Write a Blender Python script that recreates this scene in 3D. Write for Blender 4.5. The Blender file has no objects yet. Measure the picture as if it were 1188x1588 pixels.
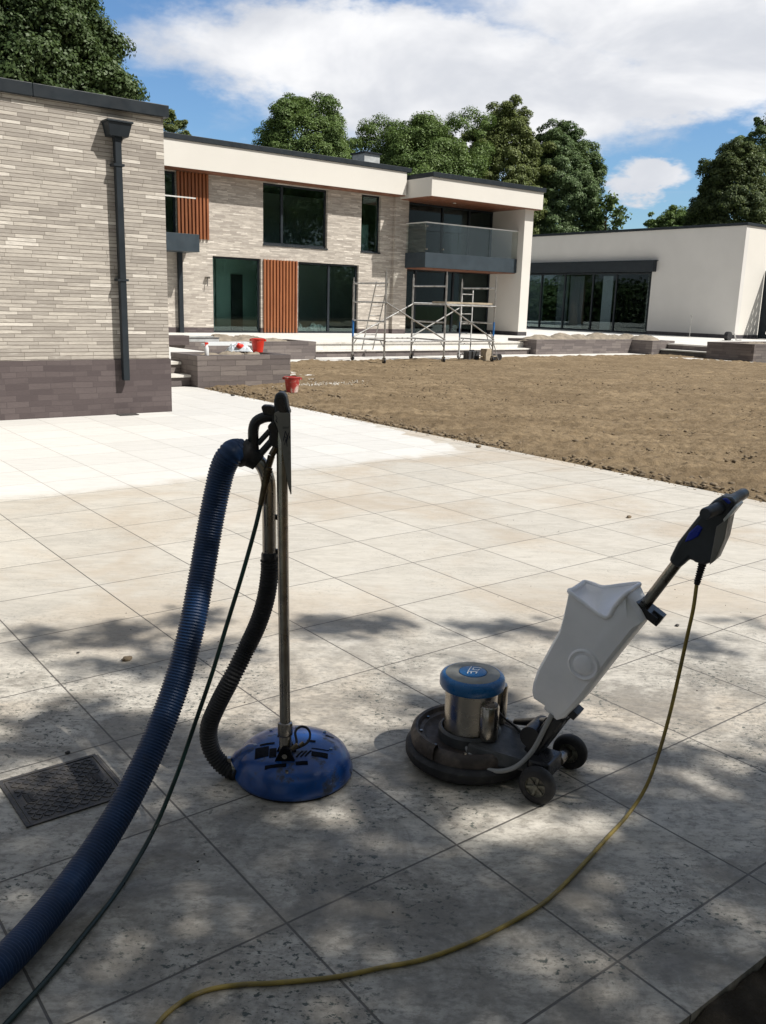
import bpy, bmesh, math, random
import numpy as np
from mathutils import Vector, Matrix, noise

# ------------------------------------------------------------------ camera, sky, sun
SC = bpy.context.scene
COL = SC.collection
CAM = Vector((0, 0, 1.5872))
F = 1371.84                                   # focal length in photo pixels (1188 x 1588)
RT = Vector((0.7927612, -0.60885939, 0.02863433))
DN = Vector((-0.11741551, -0.19864036, -0.97301367))
FW = Vector((0.59811645, 0.76800537, -0.22896391))
cd = bpy.data.cameras.new('camera'); cam = bpy.data.objects.new('camera', cd); COL.objects.link(cam)
m = Matrix.Identity(4)
for i in range(3):
    m[i][0] = RT[i]; m[i][1] = -DN[i]; m[i][2] = -FW[i]; m[i][3] = CAM[i]
cam.matrix_world = m
cd.sensor_fit = 'VERTICAL'; cd.sensor_height = 36.0; cd.lens = 36.0 * F / 1588
cd.clip_start = 0.05; cd.clip_end = 4000
SC.camera = cam
SUN = Vector((0.6, -1.0, 1.5)).normalized()   # towards the sun
sd = bpy.data.lights.new('sun', 'SUN'); so = bpy.data.objects.new('sun', sd); COL.objects.link(so)
sd.energy = 5.0; sd.angle = math.radians(0.53); sd.color = (1.0, 0.955, 0.885)
so.rotation_euler = SUN.to_track_quat('Z', 'Y').to_euler(); so.location = (0, 0, 60)
SC.view_settings.view_transform = 'Standard'; SC.view_settings.look = 'None'
SC.view_settings.exposure = 0.25; SC.view_settings.gamma = 1
EL = math.asin(SUN.z); AZ = math.atan2(SUN.x, SUN.y)

# node helpers
class N:
    def __init__(s, tree): s.t = tree; s.l = tree.links
    def new(s, kind, **kw):
        n = s.t.nodes.new(kind)
        for k, v in kw.items():
            if k == 'op': n.operation = v
            elif hasattr(n, k) and k not in ('inputs',): setattr(n, k, v)
        return n
    def put(s, sock, v):
        if v is None: return
        if hasattr(v, 'is_linked') or hasattr(v, 'links'): s.l.new(v, sock)
        else:
            if isinstance(v, (tuple, list)) and len(v) == 3 and sock.type == 'RGBA': v = (*v, 1)
            sock.default_value = v
    def M(s, op, a, b=None, c=None, clamp=False):
        n = s.new('ShaderNodeMath', op=op); n.use_clamp = clamp
        s.put(n.inputs[0], a); s.put(n.inputs[1], b); s.put(n.inputs[2], c)
        return n.outputs[0]
    def V(s, op, a, b=None, scale=None):
        n = s.new('ShaderNodeVectorMath', op=op); s.put(n.inputs[0], a); s.put(n.inputs[1], b)
        if scale is not None: s.put(n.inputs['Scale'], scale)
        return n.outputs[1] if op in ('DOT_PRODUCT', 'LENGTH') else n.outputs[0]
    def mix(s, fac, a, b, blend='MIX'):
        n = s.new('ShaderNodeMix', data_type='RGBA', blend_type=blend)
        s.put(n.inputs[0], fac); s.put(n.inputs[6], a); s.put(n.inputs[7], b)
        return n.outputs[2]
    def noise(s, vec, scale, detail=3, rough=.55, dist=0, dim='3D'):
        n = s.new('ShaderNodeTexNoise', noise_dimensions=dim)
        if vec is not None: s.put(n.inputs['Vector'], vec)
        s.put(n.inputs['Scale'], scale); n.inputs['Detail'].default_value = detail
        n.inputs['Roughness'].default_value = rough; n.inputs['Distortion'].default_value = dist
        return n.outputs[0]
    def step(s, v, a, b, c=0., d=1.):
        n = s.new('ShaderNodeMapRange', interpolation_type='SMOOTHSTEP'); n.clamp = True
        s.put(n.inputs[0], v)
        for i, x in zip((1, 2, 3, 4), (a, b, c, d)): s.put(n.inputs[i], x)
        return n.outputs[0]
    def sep(s, v):
        n = s.new('ShaderNodeSeparateXYZ'); s.put(n.inputs[0], v); return n.outputs
    def comb(s, x, y, z=0.):
        n = s.new('ShaderNodeCombineXYZ')
        for i, v in enumerate((x, y, z)): s.put(n.inputs[i], v)
        return n.outputs[0]
    def white(s, v):
        n = s.new('ShaderNodeTexWhiteNoise', noise_dimensions='3D'); s.put(n.inputs['Vector'], v)
        return n.outputs
    def geo(s): return s.new('ShaderNodeNewGeometry').outputs['Position']
    def bump(s, h, strength=.3, dist=.01):
        n = s.new('ShaderNodeBump'); s.put(n.inputs['Height'], h)
        n.inputs['Strength'].default_value = strength; n.inputs['Distance'].default_value = dist
        return n.outputs[0]

w = bpy.data.worlds.new('World'); SC.world = w; w.use_nodes = True
g = N(w.node_tree); g.t.nodes.clear()
sky = g.new('ShaderNodeTexSky', sky_type='NISHITA'); sky.sun_disc = False
sky.sun_elevation = EL; sky.sun_rotation = AZ; sky.air_density = 1.15; sky.dust_density = .35; sky.ozone_density = 1.6
dv = g.new('ShaderNodeTexCoord').outputs['Generated']
x_, y_, z_ = g.sep(dv)
az = g.M('ARCTAN2', x_, y_); el = g.M('ARCSINE', z_)
az0 = math.atan2(FW.x, FW.y)
da = g.M('SUBTRACT', az, az0)                # azimuth right of the viewing direction, radians
q = g.comb(da, g.M('MULTIPLY', el, 2.1), 0)
n1 = g.noise(q, 3.6, 7, .56, .35); n2 = g.noise(g.V('ADD', q, (3.1, 1.7, 0)), 11, 5, .6, .2)
wa = g.M('ADD', da, g.M('MULTIPLY', g.M('SUBTRACT', g.noise(g.V('ADD', q, (1.3, 5.1, 3)), 9, 5, .6), .5), .13))
we = g.M('ADD', el, g.M('MULTIPLY', g.M('SUBTRACT', g.noise(g.V('ADD', q, (8.3, 2.1, 6)), 11, 5, .6), .5), .075))
def ell(a0, e0, ra, re):
    u = g.M('DIVIDE', g.M('SUBTRACT', wa, a0), ra); v = g.M('DIVIDE', g.M('SUBTRACT', we, e0), re)
    d = g.M('SQRT', g.M('ADD', g.M('MULTIPLY', u, u), g.M('MULTIPLY', v, v)))
    return g.M('SUBTRACT', 1.0, d, clamp=False)
big = None
# cloud masses: azimuth offset, elevation, half widths
for e in [(-.02, .245, .27, .062), (.12, .215, .30, .075), (.36, .285, .36, .10), (.30, .215, .22, .05), (.262, .135, .042, .020), (-.33, .305, .10, .02)]:
    b_ = ell(*e); big = b_ if big is None else g.M('MAXIMUM', big, b_)
dens = g.M('ADD', g.M('MULTIPLY', g.M('MAXIMUM', big, -1.3), .95), g.M('ADD', g.M('MULTIPLY', g.M('SUBTRACT', n1, .5), 1.25), g.M('MULTIPLY', g.M('SUBTRACT', n2, .5), .45)))
cm = g.step(dens, -.08, .34)
wisp = g.M('MULTIPLY', g.step(g.noise(g.comb(da, g.M('MULTIPLY', el, 4.0), 2.), 4.5, 6, .6, .8), .5, .85), g.step(dens, -1.1, -.1, .0, .45))
cm = g.M('MAXIMUM', cm, wisp)
shade = g.step(g.noise(g.V('ADD', q, (7.3, 2.2, 0)), 5.0, 5, .55, .3), .35, .7)
cc = g.mix(shade, (5.6, 5.8, 6.25), (8.3, 8.3, 8.4))
# broken grey cloud over the rest of the sky, outside the view
rest = g.step(g.M('ABSOLUTE', da), .6, 1.0); rest = g.M('MAXIMUM', rest, g.step(el, .5, .8))
veil = g.M('MULTIPLY', rest, g.step(g.noise(dv, 2.2, 5, .6, .4), .25, .5))
skb = g.V('MULTIPLY', sky.outputs[0], (.60, .80, 1.02))
skc = g.mix(cm, skb, cc); skc = g.mix(veil, skc, (2.55, 2.72, 3.0))
bg = g.new('ShaderNodeBackground'); g.put(bg.inputs[0], skc); bg.inputs[1].default_value = .105
g.l.new(bg.outputs[0], g.new('ShaderNodeOutputWorld').inputs[0])

# ------------------------------------------------------------------ measuring helpers (photo pixel + distance -> place)
def ray(u, v): return RT * ((u - 594) / F) + DN * ((v - 794) / F) + FW
def at(u, v, depth):
    return CAM + ray(u, v) * depth
def atz(u, v, z=0.0):
    r = ray(u, v); return CAM + r * ((z - CAM.z) / r.z)
def aty(u, v, Y):
    r = ray(u, v); return CAM + r * (Y / r.y)
def atplane(u, v, P, n):
    r = ray(u, v); return CAM + r * ((Vector(P) - CAM).dot(n) / r.dot(n))

# ------------------------------------------------------------------ materials
MATS = {}
def newmat(name):
    m_ = bpy.data.materials.new(name); m_.use_nodes = True
    gg = N(m_.node_tree); gg.t.nodes.clear()
    out = gg.new('ShaderNodeOutputMaterial'); p = gg.new('ShaderNodeBsdfPrincipled')
    gg.l.new(p.outputs[0], out.inputs[0]); MATS[name] = m_
    return m_, gg, p, out
def simple(name, col, rough=.6, metal=0., var=.15, scale=8., bump=0., bscale=60., dirt=None, dscale=6., dth=(.5, .75), spec=.5, coat=0.):
    m_, gg, p, out = newmat(name)
    tc = gg.new('ShaderNodeTexCoord').outputs['Object']
    n = gg.noise(tc, scale, 4)
    c = gg.mix(gg.step(n, .3, .7), tuple(x * (1 - var) for x in col), tuple(min(1, x * (1 + var)) for x in col))
    r_ = gg.step(gg.noise(tc, scale * 2.3, 3), .3, .7, max(0, rough - .08), min(1, rough + .08))
    if dirt:
        dm = gg.step(gg.noise(tc, dscale, 6, .65), dth[0], dth[1])
        c = gg.mix(dm, c, dirt); r_ = gg.M('MAXIMUM', r_, gg.M('MULTIPLY', dm, .8))
    gg.put(p.inputs['Base Color'], c); gg.put(p.inputs['Roughness'], r_)
    p.inputs['Metallic'].default_value = metal; p.inputs['Specular IOR Level'].default_value = spec
    p.inputs['Coat Weight'].default_value = coat
    if bump: gg.put(p.inputs['Normal'], gg.bump(gg.noise(tc, bscale, 5), bump, .01))
    return m_

simple('anthracite', (.017, .023, .029), .5, 0, .12, 3, .05, 30, spec=.28)
simple('anthracite_light', (.036, .050, .062), .5, 0, .10, 2, .05, 30, spec=.3)
simple('render_white', (.645, .622, .575), .85, 0, .02, .7, .12, 160, dirt=(.60, .57, .50), dscale=1.4, dth=(.62, 1.0))
simple('render_plaster', (.60, .585, .56), .85, 0, .03, .7, .12, 160)
simple('dark_plinth', (.055, .05, .055), .8, 0, .2, 6)
simple('black_rubber', (.014, .014, .016), .68, 0, .3, 12, .15, 80, dirt=(.075, .07, .062), dscale=9, dth=(.52, .8))
simple('black_plastic', (.012, .013, .017), .34, 0, .2, 14, .04, 120, dirt=(.05, .05, .05), dscale=15, dth=(.58, .85))
simple('grey_plastic', (.030, .036, .044), .42, 0, .2, 14, .05, 120, dirt=(.09, .09, .09), dscale=18, dth=(.55, .85))
simple('chrome', (.40, .37, .33), .26, 1, .10, 6, .02, 60, dirt=(.26, .23, .20), dscale=7, dth=(.45, .8))
simple('dark_steel', (.36, .34, .31), .28, 1, .2, 6, .03, 60, dirt=(.09, .08, .07), dscale=9, dth=(.45, .85))
simple('brass', (.12, .10, .07), .4, 1, .25, 30)
simple('blue_dome', (.003, .062, .27), .36, 0, .3, 8, .08, 40, dirt=(.035, .045, .07), dscale=16, dth=(.50, .66), coat=.25)
simple('blue_cap', (.008, .10, .27), .3, 0, .12, 10, .02, 40, dirt=(.09, .12, .15), dscale=14, dth=(.6, .9))
simple('blue_hose', (.002, .028, .095), .5, 0, .15, 10, 0, 40, dirt=(.02, .03, .06), dscale=12, dth=(.6, .9))
simple('blue_button', (.01, .03, .33), .3, 0, .1, 10)
simple('grey_cap', (.22, .22, .20), .5, 0, .12, 20, .03, 60)
simple('print_white', (.75, .77, .8), .5, 0, .03)
simple('print_dark', (.02, .02, .045), .5, 0, .1)
simple('label_dark', (.006, .007, .012), .8, 0, .4, 40, spec=.1)
simple('plate_grey', (.20, .195, .18), .48, .0, .08, 6, .03, 70, dirt=(.13, .12, .1), dscale=14, dth=(.5, .8))
simple('yellow_cable', (.27, .20, .045), .5, 0, .2, 14, .1, 200, dirt=(.16, .13, .06), dscale=20, dth=(.45, .75))
simple('green_hose', (.002, .022, .018), .35, 0, .2, 14)
simple('deck_brown', (.055, .042, .036), .62, 0, .35, 16, .25, 60, dirt=(.12, .095, .075), dscale=12, dth=(.5, .75))
simple('deck_grey', (.05, .052, .055), .5, 0, .25, 14, .15, 60, dirt=(.13, .115, .10), dscale=10, dth=(.5, .8))
simple('hub_grey', (.17, .165, .13), .6, 0, .2, 30, .1, 80, dirt=(.06, .05, .04), dscale=20, dth=(.45, .7))
simple('galv', (.45, .45, .44), .42, .75, .2, 10, .05, 60, dirt=(.3, .29, .27), dscale=6, dth=(.4, .7))
simple('galv_blue', (.02, .14, .40), .45, 0, .15, 10)
simple('red_bucket', (.62, .035, .02), .42, 0, .1, 6, dirt=(.5, .2, .15), dscale=9, dth=(.58, .75))
simple('red_bucket_dusty', (.40, .045, .04), .6, 0, .15, 6, dirt=(.62, .52, .47), dscale=5, dth=(.47, .62))
simple('white_plastic', (.72, .74, .76), .4, 0, .03, 8)
simple('clear_plastic', (.55, .6, .64), .3, 0, .2, 12)
simple('sheet_metal', (.5, .52, .52), .5, .2, .15, 4)
simple('green_wall', (.46, .60, .55), .8, 0, .05, 1)
simple('white_board', (.65, .68, .70), .8, 0, .04, 1)
simple('blind_grey', (.28, .30, .32), .8, 0, .06, 1)
simple('dark_wall', (.055, .06, .06), .8, 0, .2, 1)
simple('room_wall', (.66, .70, .68), .8, 0, .05, 1)
simple('room_floor', (.30, .29, .27), .6, 0, .2, 3)
simple('pale_stone', (.66, .64, .60), .75, 0, .05, 3, .2, 50, dirt=(.52, .49, .43), dscale=2.5, dth=(.48, .75))
simple('bark', (.085, .062, .042), .9, 0, .35, 6, .5, 12)
simple('white_rail', (.75, .75, .72), .35, .3, .05)
simple('wood_soffit', (.20, .078, .04), .5, 0, .2, 3, dirt=(.14, .055, .03), dscale=5, dth=(.4, .7))
simple('dark_stone', (.05, .047, .045), .8, 0, .4, 30, .4, 60)
simple('earth_clod', (.165, .126, .082), .95, 0, .35, 14, .5, 60)
simple('sand_heap', (.235, .20, .155), .95, 0, .25, 5, .7, 30)
simple('lime_chip', (.6, .57, .52), .9, 0, .2, 14)
simple('beige_box', (.4, .34, .25), .7, 0, .2, 8)


m_ = MATS['blue_dome']; gg = N(m_.node_tree); p = [n for n in m_.node_tree.nodes if n.type == 'BSDF_PRINCIPLED'][0]
tc = gg.new('ShaderNodeTexCoord').outputs['Object']; X, Y_, Z = gg.sep(tc); old = p.inputs['Base Color'].links[0].from_socket
sc1 = gg.noise(gg.comb(gg.M('MULTIPLY', X, 40), gg.M('MULTIPLY', Y_, 40), gg.M('MULTIPLY', Z, 260)), 1., 5, .75, 1.2); zone = gg.step(gg.noise(tc, 7, 3, .6), .50, .62)
side = gg.step(Z, .10, .07); mk = gg.M('MULTIPLY', gg.M('MULTIPLY', gg.step(sc1, .55, .68), zone), side)
gg.put(p.inputs['Base Color'], gg.mix(gg.M('MULTIPLY', mk, .7), old, (.22, .27, .34)))
# translucent white tank
m_, gg, p, out = newmat('tank_white')
tc = gg.new('ShaderNodeTexCoord').outputs['Object']
c = gg.mix(gg.step(gg.noise(tc, 7, 5, .6), .4, .8), (.90, .90, .94), (.80, .81, .86))
gg.put(p.inputs['Base Color'], c); p.inputs['Roughness'].default_value = .42
p.inputs['Subsurface Weight'].default_value = .12; p.inputs['Subsurface Radius'].default_value = (.02, .02, .025); p.inputs['Subsurface Scale'].default_value = .6
gg.put(p.inputs['Normal'], gg.bump(gg.noise(tc, 60, 4), .06, .01))
# clear tube
m_, gg, p, out = newmat('clear_tube')
p.inputs['Base Color'].default_value = (.36, .36, .36, 1); p.inputs['Roughness'].default_value = .22; p.inputs['Alpha'].default_value = .8

# window glass: tinted, mostly see-through, glossy
def glassmat(name, tint, refl=1.0):
    m_, gg, p, out = newmat(name); gg.t.nodes.remove(p)
    tr = gg.new('ShaderNodeBsdfTransparent'); gg.put(tr.inputs[0], tint)
    gl = gg.new('ShaderNodeBsdfGlossy'); gl.inputs['Roughness'].default_value = .01; gg.put(gl.inputs[0], (.85, .95, .92))
    fr = gg.new('ShaderNodeFresnel'); fr.inputs[0].default_value = 1.5
    fac = gg.M('MINIMUM', gg.M('MULTIPLY', fr.outputs[0], 1.5 * refl), .9)
    mx = gg.new('ShaderNodeMixShader'); gg.put(mx.inputs[0], fac); gg.l.new(tr.outputs[0], mx.inputs[1]); gg.l.new(gl.outputs[0], mx.inputs[2])
    gg.l.new(mx.outputs[0], out.inputs[0])
glassmat('glass', (.78, .88, .86), .85); glassmat('rail_glass', (.955, .97, .965), .16); glassmat('glass_dark', (.68, .73, .75), .4); glassmat('glass_bay', (.30, .35, .36), .5)

# timber slats
m_, gg, p, out = newmat('timber')
pos = gg.geo(); X, Y_, Z = gg.sep(pos)
st = gg.noise(gg.comb(gg.M('MULTIPLY', X, 22), gg.M('MULTIPLY', Y_, 22), gg.M('MULTIPLY', Z, 1.2)), 1.0, 4)
idr = gg.white(gg.comb(gg.M('FLOOR', gg.M('DIVIDE', X, .1318)), 0, 3.))[0]
c = gg.mix(gg.step(st, .35, .7), (.27, .092, .036), (.155, .048, .02)); c = gg.mix(gg.M('MULTIPLY', idr, .35), c, (.40, .15, .05))
gg.put(p.inputs['Base Color'], c); p.inputs['Roughness'].default_value = .5

# coursed brickwork: long thin bricks in courses, colour by brick
def brickmat(name, course, length, cols, joint, jw, jv, bumpk, streak, rough=.85):
    m_, gg, p, out = newmat(name)
    pos = gg.geo(); X, Y_, Z = gg.sep(pos)
    u = gg.M('ADD', X, gg.M('MULTIPLY', Y_, 1.0))
    warp = gg.M('MULTIPLY', gg.M('SUBTRACT', gg.noise(gg.comb(gg.M('MULTIPLY', u, 1.2), gg.M('MULTIPLY', Z, 9), 0), 1.6, 3), .5), course * .5)
    v = gg.M('DIVIDE', gg.M('ADD', Z, warp), course); row = gg.M('FLOOR', v); fv = gg.M('FRACT', v)
    off = gg.white(gg.comb(row, 1.5, 0))[0]
    lenr = gg.M('MULTIPLY', length, gg.M('ADD', .72, gg.M('MULTIPLY', gg.white(gg.comb(row, 4.5, 2.))[0], .6)))
    uu = gg.M('ADD', gg.M('DIVIDE', u, lenr), gg.M('MULTIPLY', off, 7.0)); colid = gg.M('FLOOR', uu); fu = gg.M('FRACT', uu)
    rnd = gg.white(gg.comb(row, colid, .3)); r1 = rnd[0]; r2 = gg.white(gg.comb(colid, row, 9.1))[0]
    ramp = gg.new('ShaderNodeValToRGB'); ramp.color_ramp.interpolation = 'LINEAR'
    els = ramp.color_ramp.elements
    while len(els) < len(cols): els.new(.5)
    for i, (t, cc_) in enumerate(cols): els[i].position = t; els[i].color = (*cc_, 1)
    gg.l.new(r1, ramp.inputs[0]); c = ramp.outputs[0]
    big_ = gg.noise(gg.comb(gg.M('MULTIPLY', u, 3.6), gg.M('MULTIPLY', Z, 26), 0), 1.0, 6, .7)
    c = gg.mix(gg.M('MULTIPLY', gg.step(big_, .46, .64), streak), c, cols[0][1]); c = gg.mix(gg.M('MULTIPLY', gg.step(big_, .34, .44, 1., 0.), streak * .7), c, cols[-1][1])
    fine = gg.noise(gg.comb(gg.M('MULTIPLY', u, 20), gg.M('MULTIPLY', Z, 90), 0), 1.0, 4, .6)
    c = gg.mix(1.0, c, gg.mix(fine, (.80, .80, .80), (1.2, 1.2, 1.2)), 'MULTIPLY')
    jm = gg.M('MAXIMUM', gg.M('LESS_THAN', fv, jw), gg.M('LESS_THAN', fu, jv))
    c = gg.mix(jm, c, joint)
    gg.put(p.inputs['Base Color'], c); p.inputs['Roughness'].default_value = rough
    h = gg.M('ADD', gg.M('MULTIPLY', gg.M('SUBTRACT', 1, jm), .8), gg.M('ADD', gg.M('MULTIPLY', r2, .55), gg.M('MULTIPLY', fine, .3)))
    gg.put(p.inputs['Normal'], gg.bump(h, bumpk, .012))
cream = [(0., (.290, .262, .232)), (.3, (.365, .333, .295)), (.6, (.415, .380, .336)), (.88, (.50, .46, .405)), (1., (.64, .60, .54))]
brickmat('cream_brick', .0470, .36, cream, (.165, .14, .115), .14, .012, .9, .5)
brickmat('cream_brick_far', .0470, .38, [(t, tuple(min(1, k * 1.10) for k in c_)) for t, c_ in cream], (.32, .265, .21), .12, .010, .45, .7)
brickmat('grey_brick', .075, .23, [(0., (.072, .056, .057)), (.5, (.090, .071, .071)), (1., (.112, .090, .089))], (.075, .06, .06), .1, .035, .35, .25)
brickmat('planter_brick', .095, .46, [(0., (.115, .098, .096)), (.5, (.15, .128, .122)), (1., (.205, .178, .165))], (.075, .064, .062), .07, .015, .35, .4)

# patio tiles
m_, gg, p, out = newmat('porcelain_tiles')
pos = gg.geo(); X, Y_, Z = gg.sep(pos)
ux = gg.M('DIVIDE', gg.M('SUBTRACT', X, 1.06), .6); uy = gg.M('DIVIDE', gg.M('SUBTRACT', Y_, 2.921), .6)
fx = gg.M('FRACT', gg.M('ADD', ux, 100.)); fy = gg.M('FRACT', gg.M('ADD', uy, 100.))
ex = gg.M('MINIMUM', fx, gg.M('SUBTRACT', 1, fx)); ey = gg.M('MINIMUM', fy, gg.M('SUBTRACT', 1, fy))
ed = gg.M('MINIMUM', ex, ey)
joint = gg.M('SUBTRACT', 1, gg.step(ed, .0042, .0070))
cutx = gg.M('MULTIPLY', gg.M('SUBTRACT', 1, gg.step(gg.M('ABSOLUTE', gg.M('SUBTRACT', X, .973)), .0022, .0042)), gg.M('MULTIPLY', gg.step(Y_, 2.318, 2.32), gg.step(Y_, 2.86, 2.862, 1., 0.)))
joint = gg.M('MAXIMUM', joint, cutx)
tid = gg.comb(gg.M('FLOOR', ux), gg.M('FLOOR', uy), 0); tr_ = gg.white(tid)
toff = gg.V('ADD', pos, gg.V('MULTIPLY', tr_[1], (9., 9., 9.)))
# cleaned part beyond a wandering line
wob = gg.M('MULTIPLY', gg.M('SUBTRACT', gg.noise(pos, 1.8, 7, .68, .5), .5), .75)
lim = gg.M('ADD', 7.18, wob)
lim = gg.M('ADD', lim, gg.M('MULTIPLY', gg.step(gg.M('ADD', X, wob), 6.75, 7.3), 3.0))
dirty = gg.M('SUBTRACT', 1, gg.step(Y_, gg.M('SUBTRACT', lim, .16), gg.M('ADD', lim, .22)))
# directional streaks (the riven figure of each slab) 
ca, sa = .79, -.61
al = gg.M('ADD', gg.M('MULTIPLY', X, ca), gg.M('MULTIPLY', Y_, sa)); ac = gg.M('ADD', gg.M('MULTIPLY', X, -sa), gg.M('MULTIPLY', Y_, ca))
rv = gg.comb(gg.M('MULTIPLY', al, 2.2), gg.M('MULTIPLY', ac, 6.0), gg.M('MULTIPLY', tr_[0], 30))
fig = gg.noise(rv, 1.7, 8, .66, .5)
fig2 = gg.noise(gg.comb(gg.M('MULTIPLY', al, 9), gg.M('MULTIPLY', ac, 30), gg.M('MULTIPLY', tr_[0], 30)), 1.5, 5, .7, .4)
cloud = gg.noise(toff, 3.0, 5, .6)
stain = gg.noise(pos, .8, 5, .62, .6)
clean = gg.mix(gg.step(fig, .3, .75), (.675, .665, .635), (.585, .575, .545))
dir_a = gg.mix(gg.step(fig, .35, .72), (.57, .537, .472), (.46, .433, .382))
dir_a = gg.mix(gg.M('MULTIPLY', gg.step(stain, .44, .66), .62), dir_a, (.45, .375, .285))
dir_a = gg.mix(gg.M('MULTIPLY', gg.step(cloud, .52, .8), .4), dir_a, (.60, .58, .54))
dir_a = gg.mix(gg.M('MULTIPLY', gg.step(fig2, .5, .72), .30), dir_a, (.27, .245, .215))
base = gg.mix(dirty, clean, dir_a)
# grime in the pits, in patches
patch = gg.step(gg.noise(gg.V('ADD', pos, (4.2, 1.3, 0)), 2.3, 5, .65, .4), .42, .60)
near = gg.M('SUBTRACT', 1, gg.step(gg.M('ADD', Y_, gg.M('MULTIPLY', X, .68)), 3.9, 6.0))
pv = gg.comb(gg.M('MULTIPLY', al, 1.0), gg.M('MULTIPLY', ac, 1.35), 0)
pit = gg.step(gg.noise(pv, 42, 4, .65), .56, .62)
pit2 = gg.step(gg.noise(pv, 105, 3, .6), .60, .66)
fine = gg.M('MULTIPLY', gg.step(gg.noise(rv, 6, 6, .7, .3), .44, .66), .45)
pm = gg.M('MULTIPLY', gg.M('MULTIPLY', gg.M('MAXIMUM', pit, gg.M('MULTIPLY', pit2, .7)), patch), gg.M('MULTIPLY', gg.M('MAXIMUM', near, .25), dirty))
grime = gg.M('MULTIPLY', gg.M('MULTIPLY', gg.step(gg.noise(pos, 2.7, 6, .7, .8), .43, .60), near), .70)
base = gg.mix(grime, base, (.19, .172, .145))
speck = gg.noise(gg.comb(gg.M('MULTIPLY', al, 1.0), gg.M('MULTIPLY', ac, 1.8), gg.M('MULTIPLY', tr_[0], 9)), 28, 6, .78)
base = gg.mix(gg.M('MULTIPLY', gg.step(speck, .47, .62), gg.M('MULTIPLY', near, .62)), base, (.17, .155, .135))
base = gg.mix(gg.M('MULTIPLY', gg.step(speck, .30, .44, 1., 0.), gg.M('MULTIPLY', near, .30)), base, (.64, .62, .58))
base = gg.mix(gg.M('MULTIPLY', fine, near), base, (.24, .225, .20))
shade_grime = gg.step(gg.M('ADD', gg.M('ADD', Y_, gg.M('MULTIPLY', X, .68)), gg.M('MULTIPLY', gg.noise(pos, 2., 5, .65), 1.2)), 2.9, 3.8, 1., 0.)  # grime plus painted shade, darkening the nearest slabs under the tree
base = gg.mix(gg.M('MULTIPLY', shade_grime, gg.step(gg.noise(gg.V('ADD', pos, (1.1, 7.7, 0)), 3.2, 7, .72, .7), .42, .62, .1, .75)), base, (.17, .155, .13))
base = gg.mix(gg.M('MULTIPLY', pm, .95), base, (.055, .068, .06))
base = gg.mix(1.0, base, gg.mix(tr_[0], (.93, .93, .93), (1.035, 1.035, 1.035)), 'MULTIPLY')
jc = gg.mix(dirty, (.33, .31, .28), (.085, .078, .07))
base = gg.mix(gg.M('MULTIPLY', joint, .92), base, jc)
gg.put(p.inputs['Base Color'], base)
gg.put(p.inputs['Roughness'], gg.step(fig, .3, .7, .42, .62)); p.inputs['Specular IOR Level'].default_value = .4
hh = gg.M('ADD', gg.M('MULTIPLY', fig, .5), gg.M('ADD', gg.M('MULTIPLY', fig2, .22), gg.M('SUBTRACT', gg.M('MULTIPLY', pm, -.35), gg.M('MULTIPLY', joint, 1.2))))
gg.put(p.inputs['Normal'], gg.bump(hh, .45, .006))

# paving further away (terrace, path)
m_, gg, p, out = newmat('terrace_tiles')
pos = gg.geo(); X, Y_, Z = gg.sep(pos)
fx = gg.M('FRACT', gg.M('DIVIDE', X, .6)); fy = gg.M('FRACT', gg.M('DIVIDE', Y_, .6))
jm = gg.M('MAXIMUM', gg.M('LESS_THAN', fx, .012), gg.M('LESS_THAN', fy, .012))
c = gg.mix(gg.step(gg.noise(pos, 2, 5), .35, .7), (.69, .68, .65), (.60, .585, .55)); c = gg.mix(jm, c, (.36, .34, .31))
gg.put(p.inputs['Base Color'], c); p.inputs['Roughness'].default_value = .7

# soil
def soilmat(name, a, b, c3, bs):
    m_, gg, p, out = newmat(name)
    pos = gg.geo()
    n1_ = gg.noise(pos, .6, 6, .6); n2_ = gg.noise(pos, 9, 8, .72); n3_ = gg.noise(pos, 45, 5, .7)
    c = gg.mix(gg.step(n1_, .35, .65), a, b)
    c = gg.mix(gg.step(n2_, .38, .68), c, c3)
    c = gg.mix(gg.M('MULTIPLY', gg.step(n3_, .5, .8), .5), c, tuple(min(1, k * 1.55) for k in a))
    gg.put(p.inputs['Base Color'], c); p.inputs['Roughness'].default_value = .95; p.inputs['Specular IOR Level'].default_value = .15
    Xs, Ys, Zs = gg.sep(pos)
    rk = gg.noise(gg.comb(gg.M('ADD', gg.M('MULTIPLY', Xs, .79), gg.M('MULTIPLY', Ys, -.61)), gg.M('MULTIPLY', gg.M('ADD', gg.M('MULTIPLY', Xs, .61), gg.M('MULTIPLY', Ys, .79)), 7.), 0), .55, 6, .6, .4)
    c = gg.mix(gg.M('MULTIPLY', gg.step(rk, .48, .62), .6), c, c3); c = gg.mix(gg.M('MULTIPLY', gg.step(rk, .34, .46, 1., 0.), .4), c, tuple(k * 1.3 for k in a))
    gg.put(p.inputs['Base Color'], c)
    h_ = gg.M('ADD', gg.M('MULTIPLY', n2_, 1.0), gg.M('MULTIPLY', n3_, .5))
    gg.put(p.inputs['Normal'], gg.bump(h_, .8, bs))
soilmat('soil', (.268, .203, .126), (.215, .160, .098), (.155, .113, .068), .05)
soilmat('soil_dark', (.06, .05, .038), (.045, .038, .03), (.035, .028, .02), .03)  # darker brown soil for the strip before the near patio edge
simple('far_grass', (.055, .085, .025), .95, 0, .3, .3)

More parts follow.
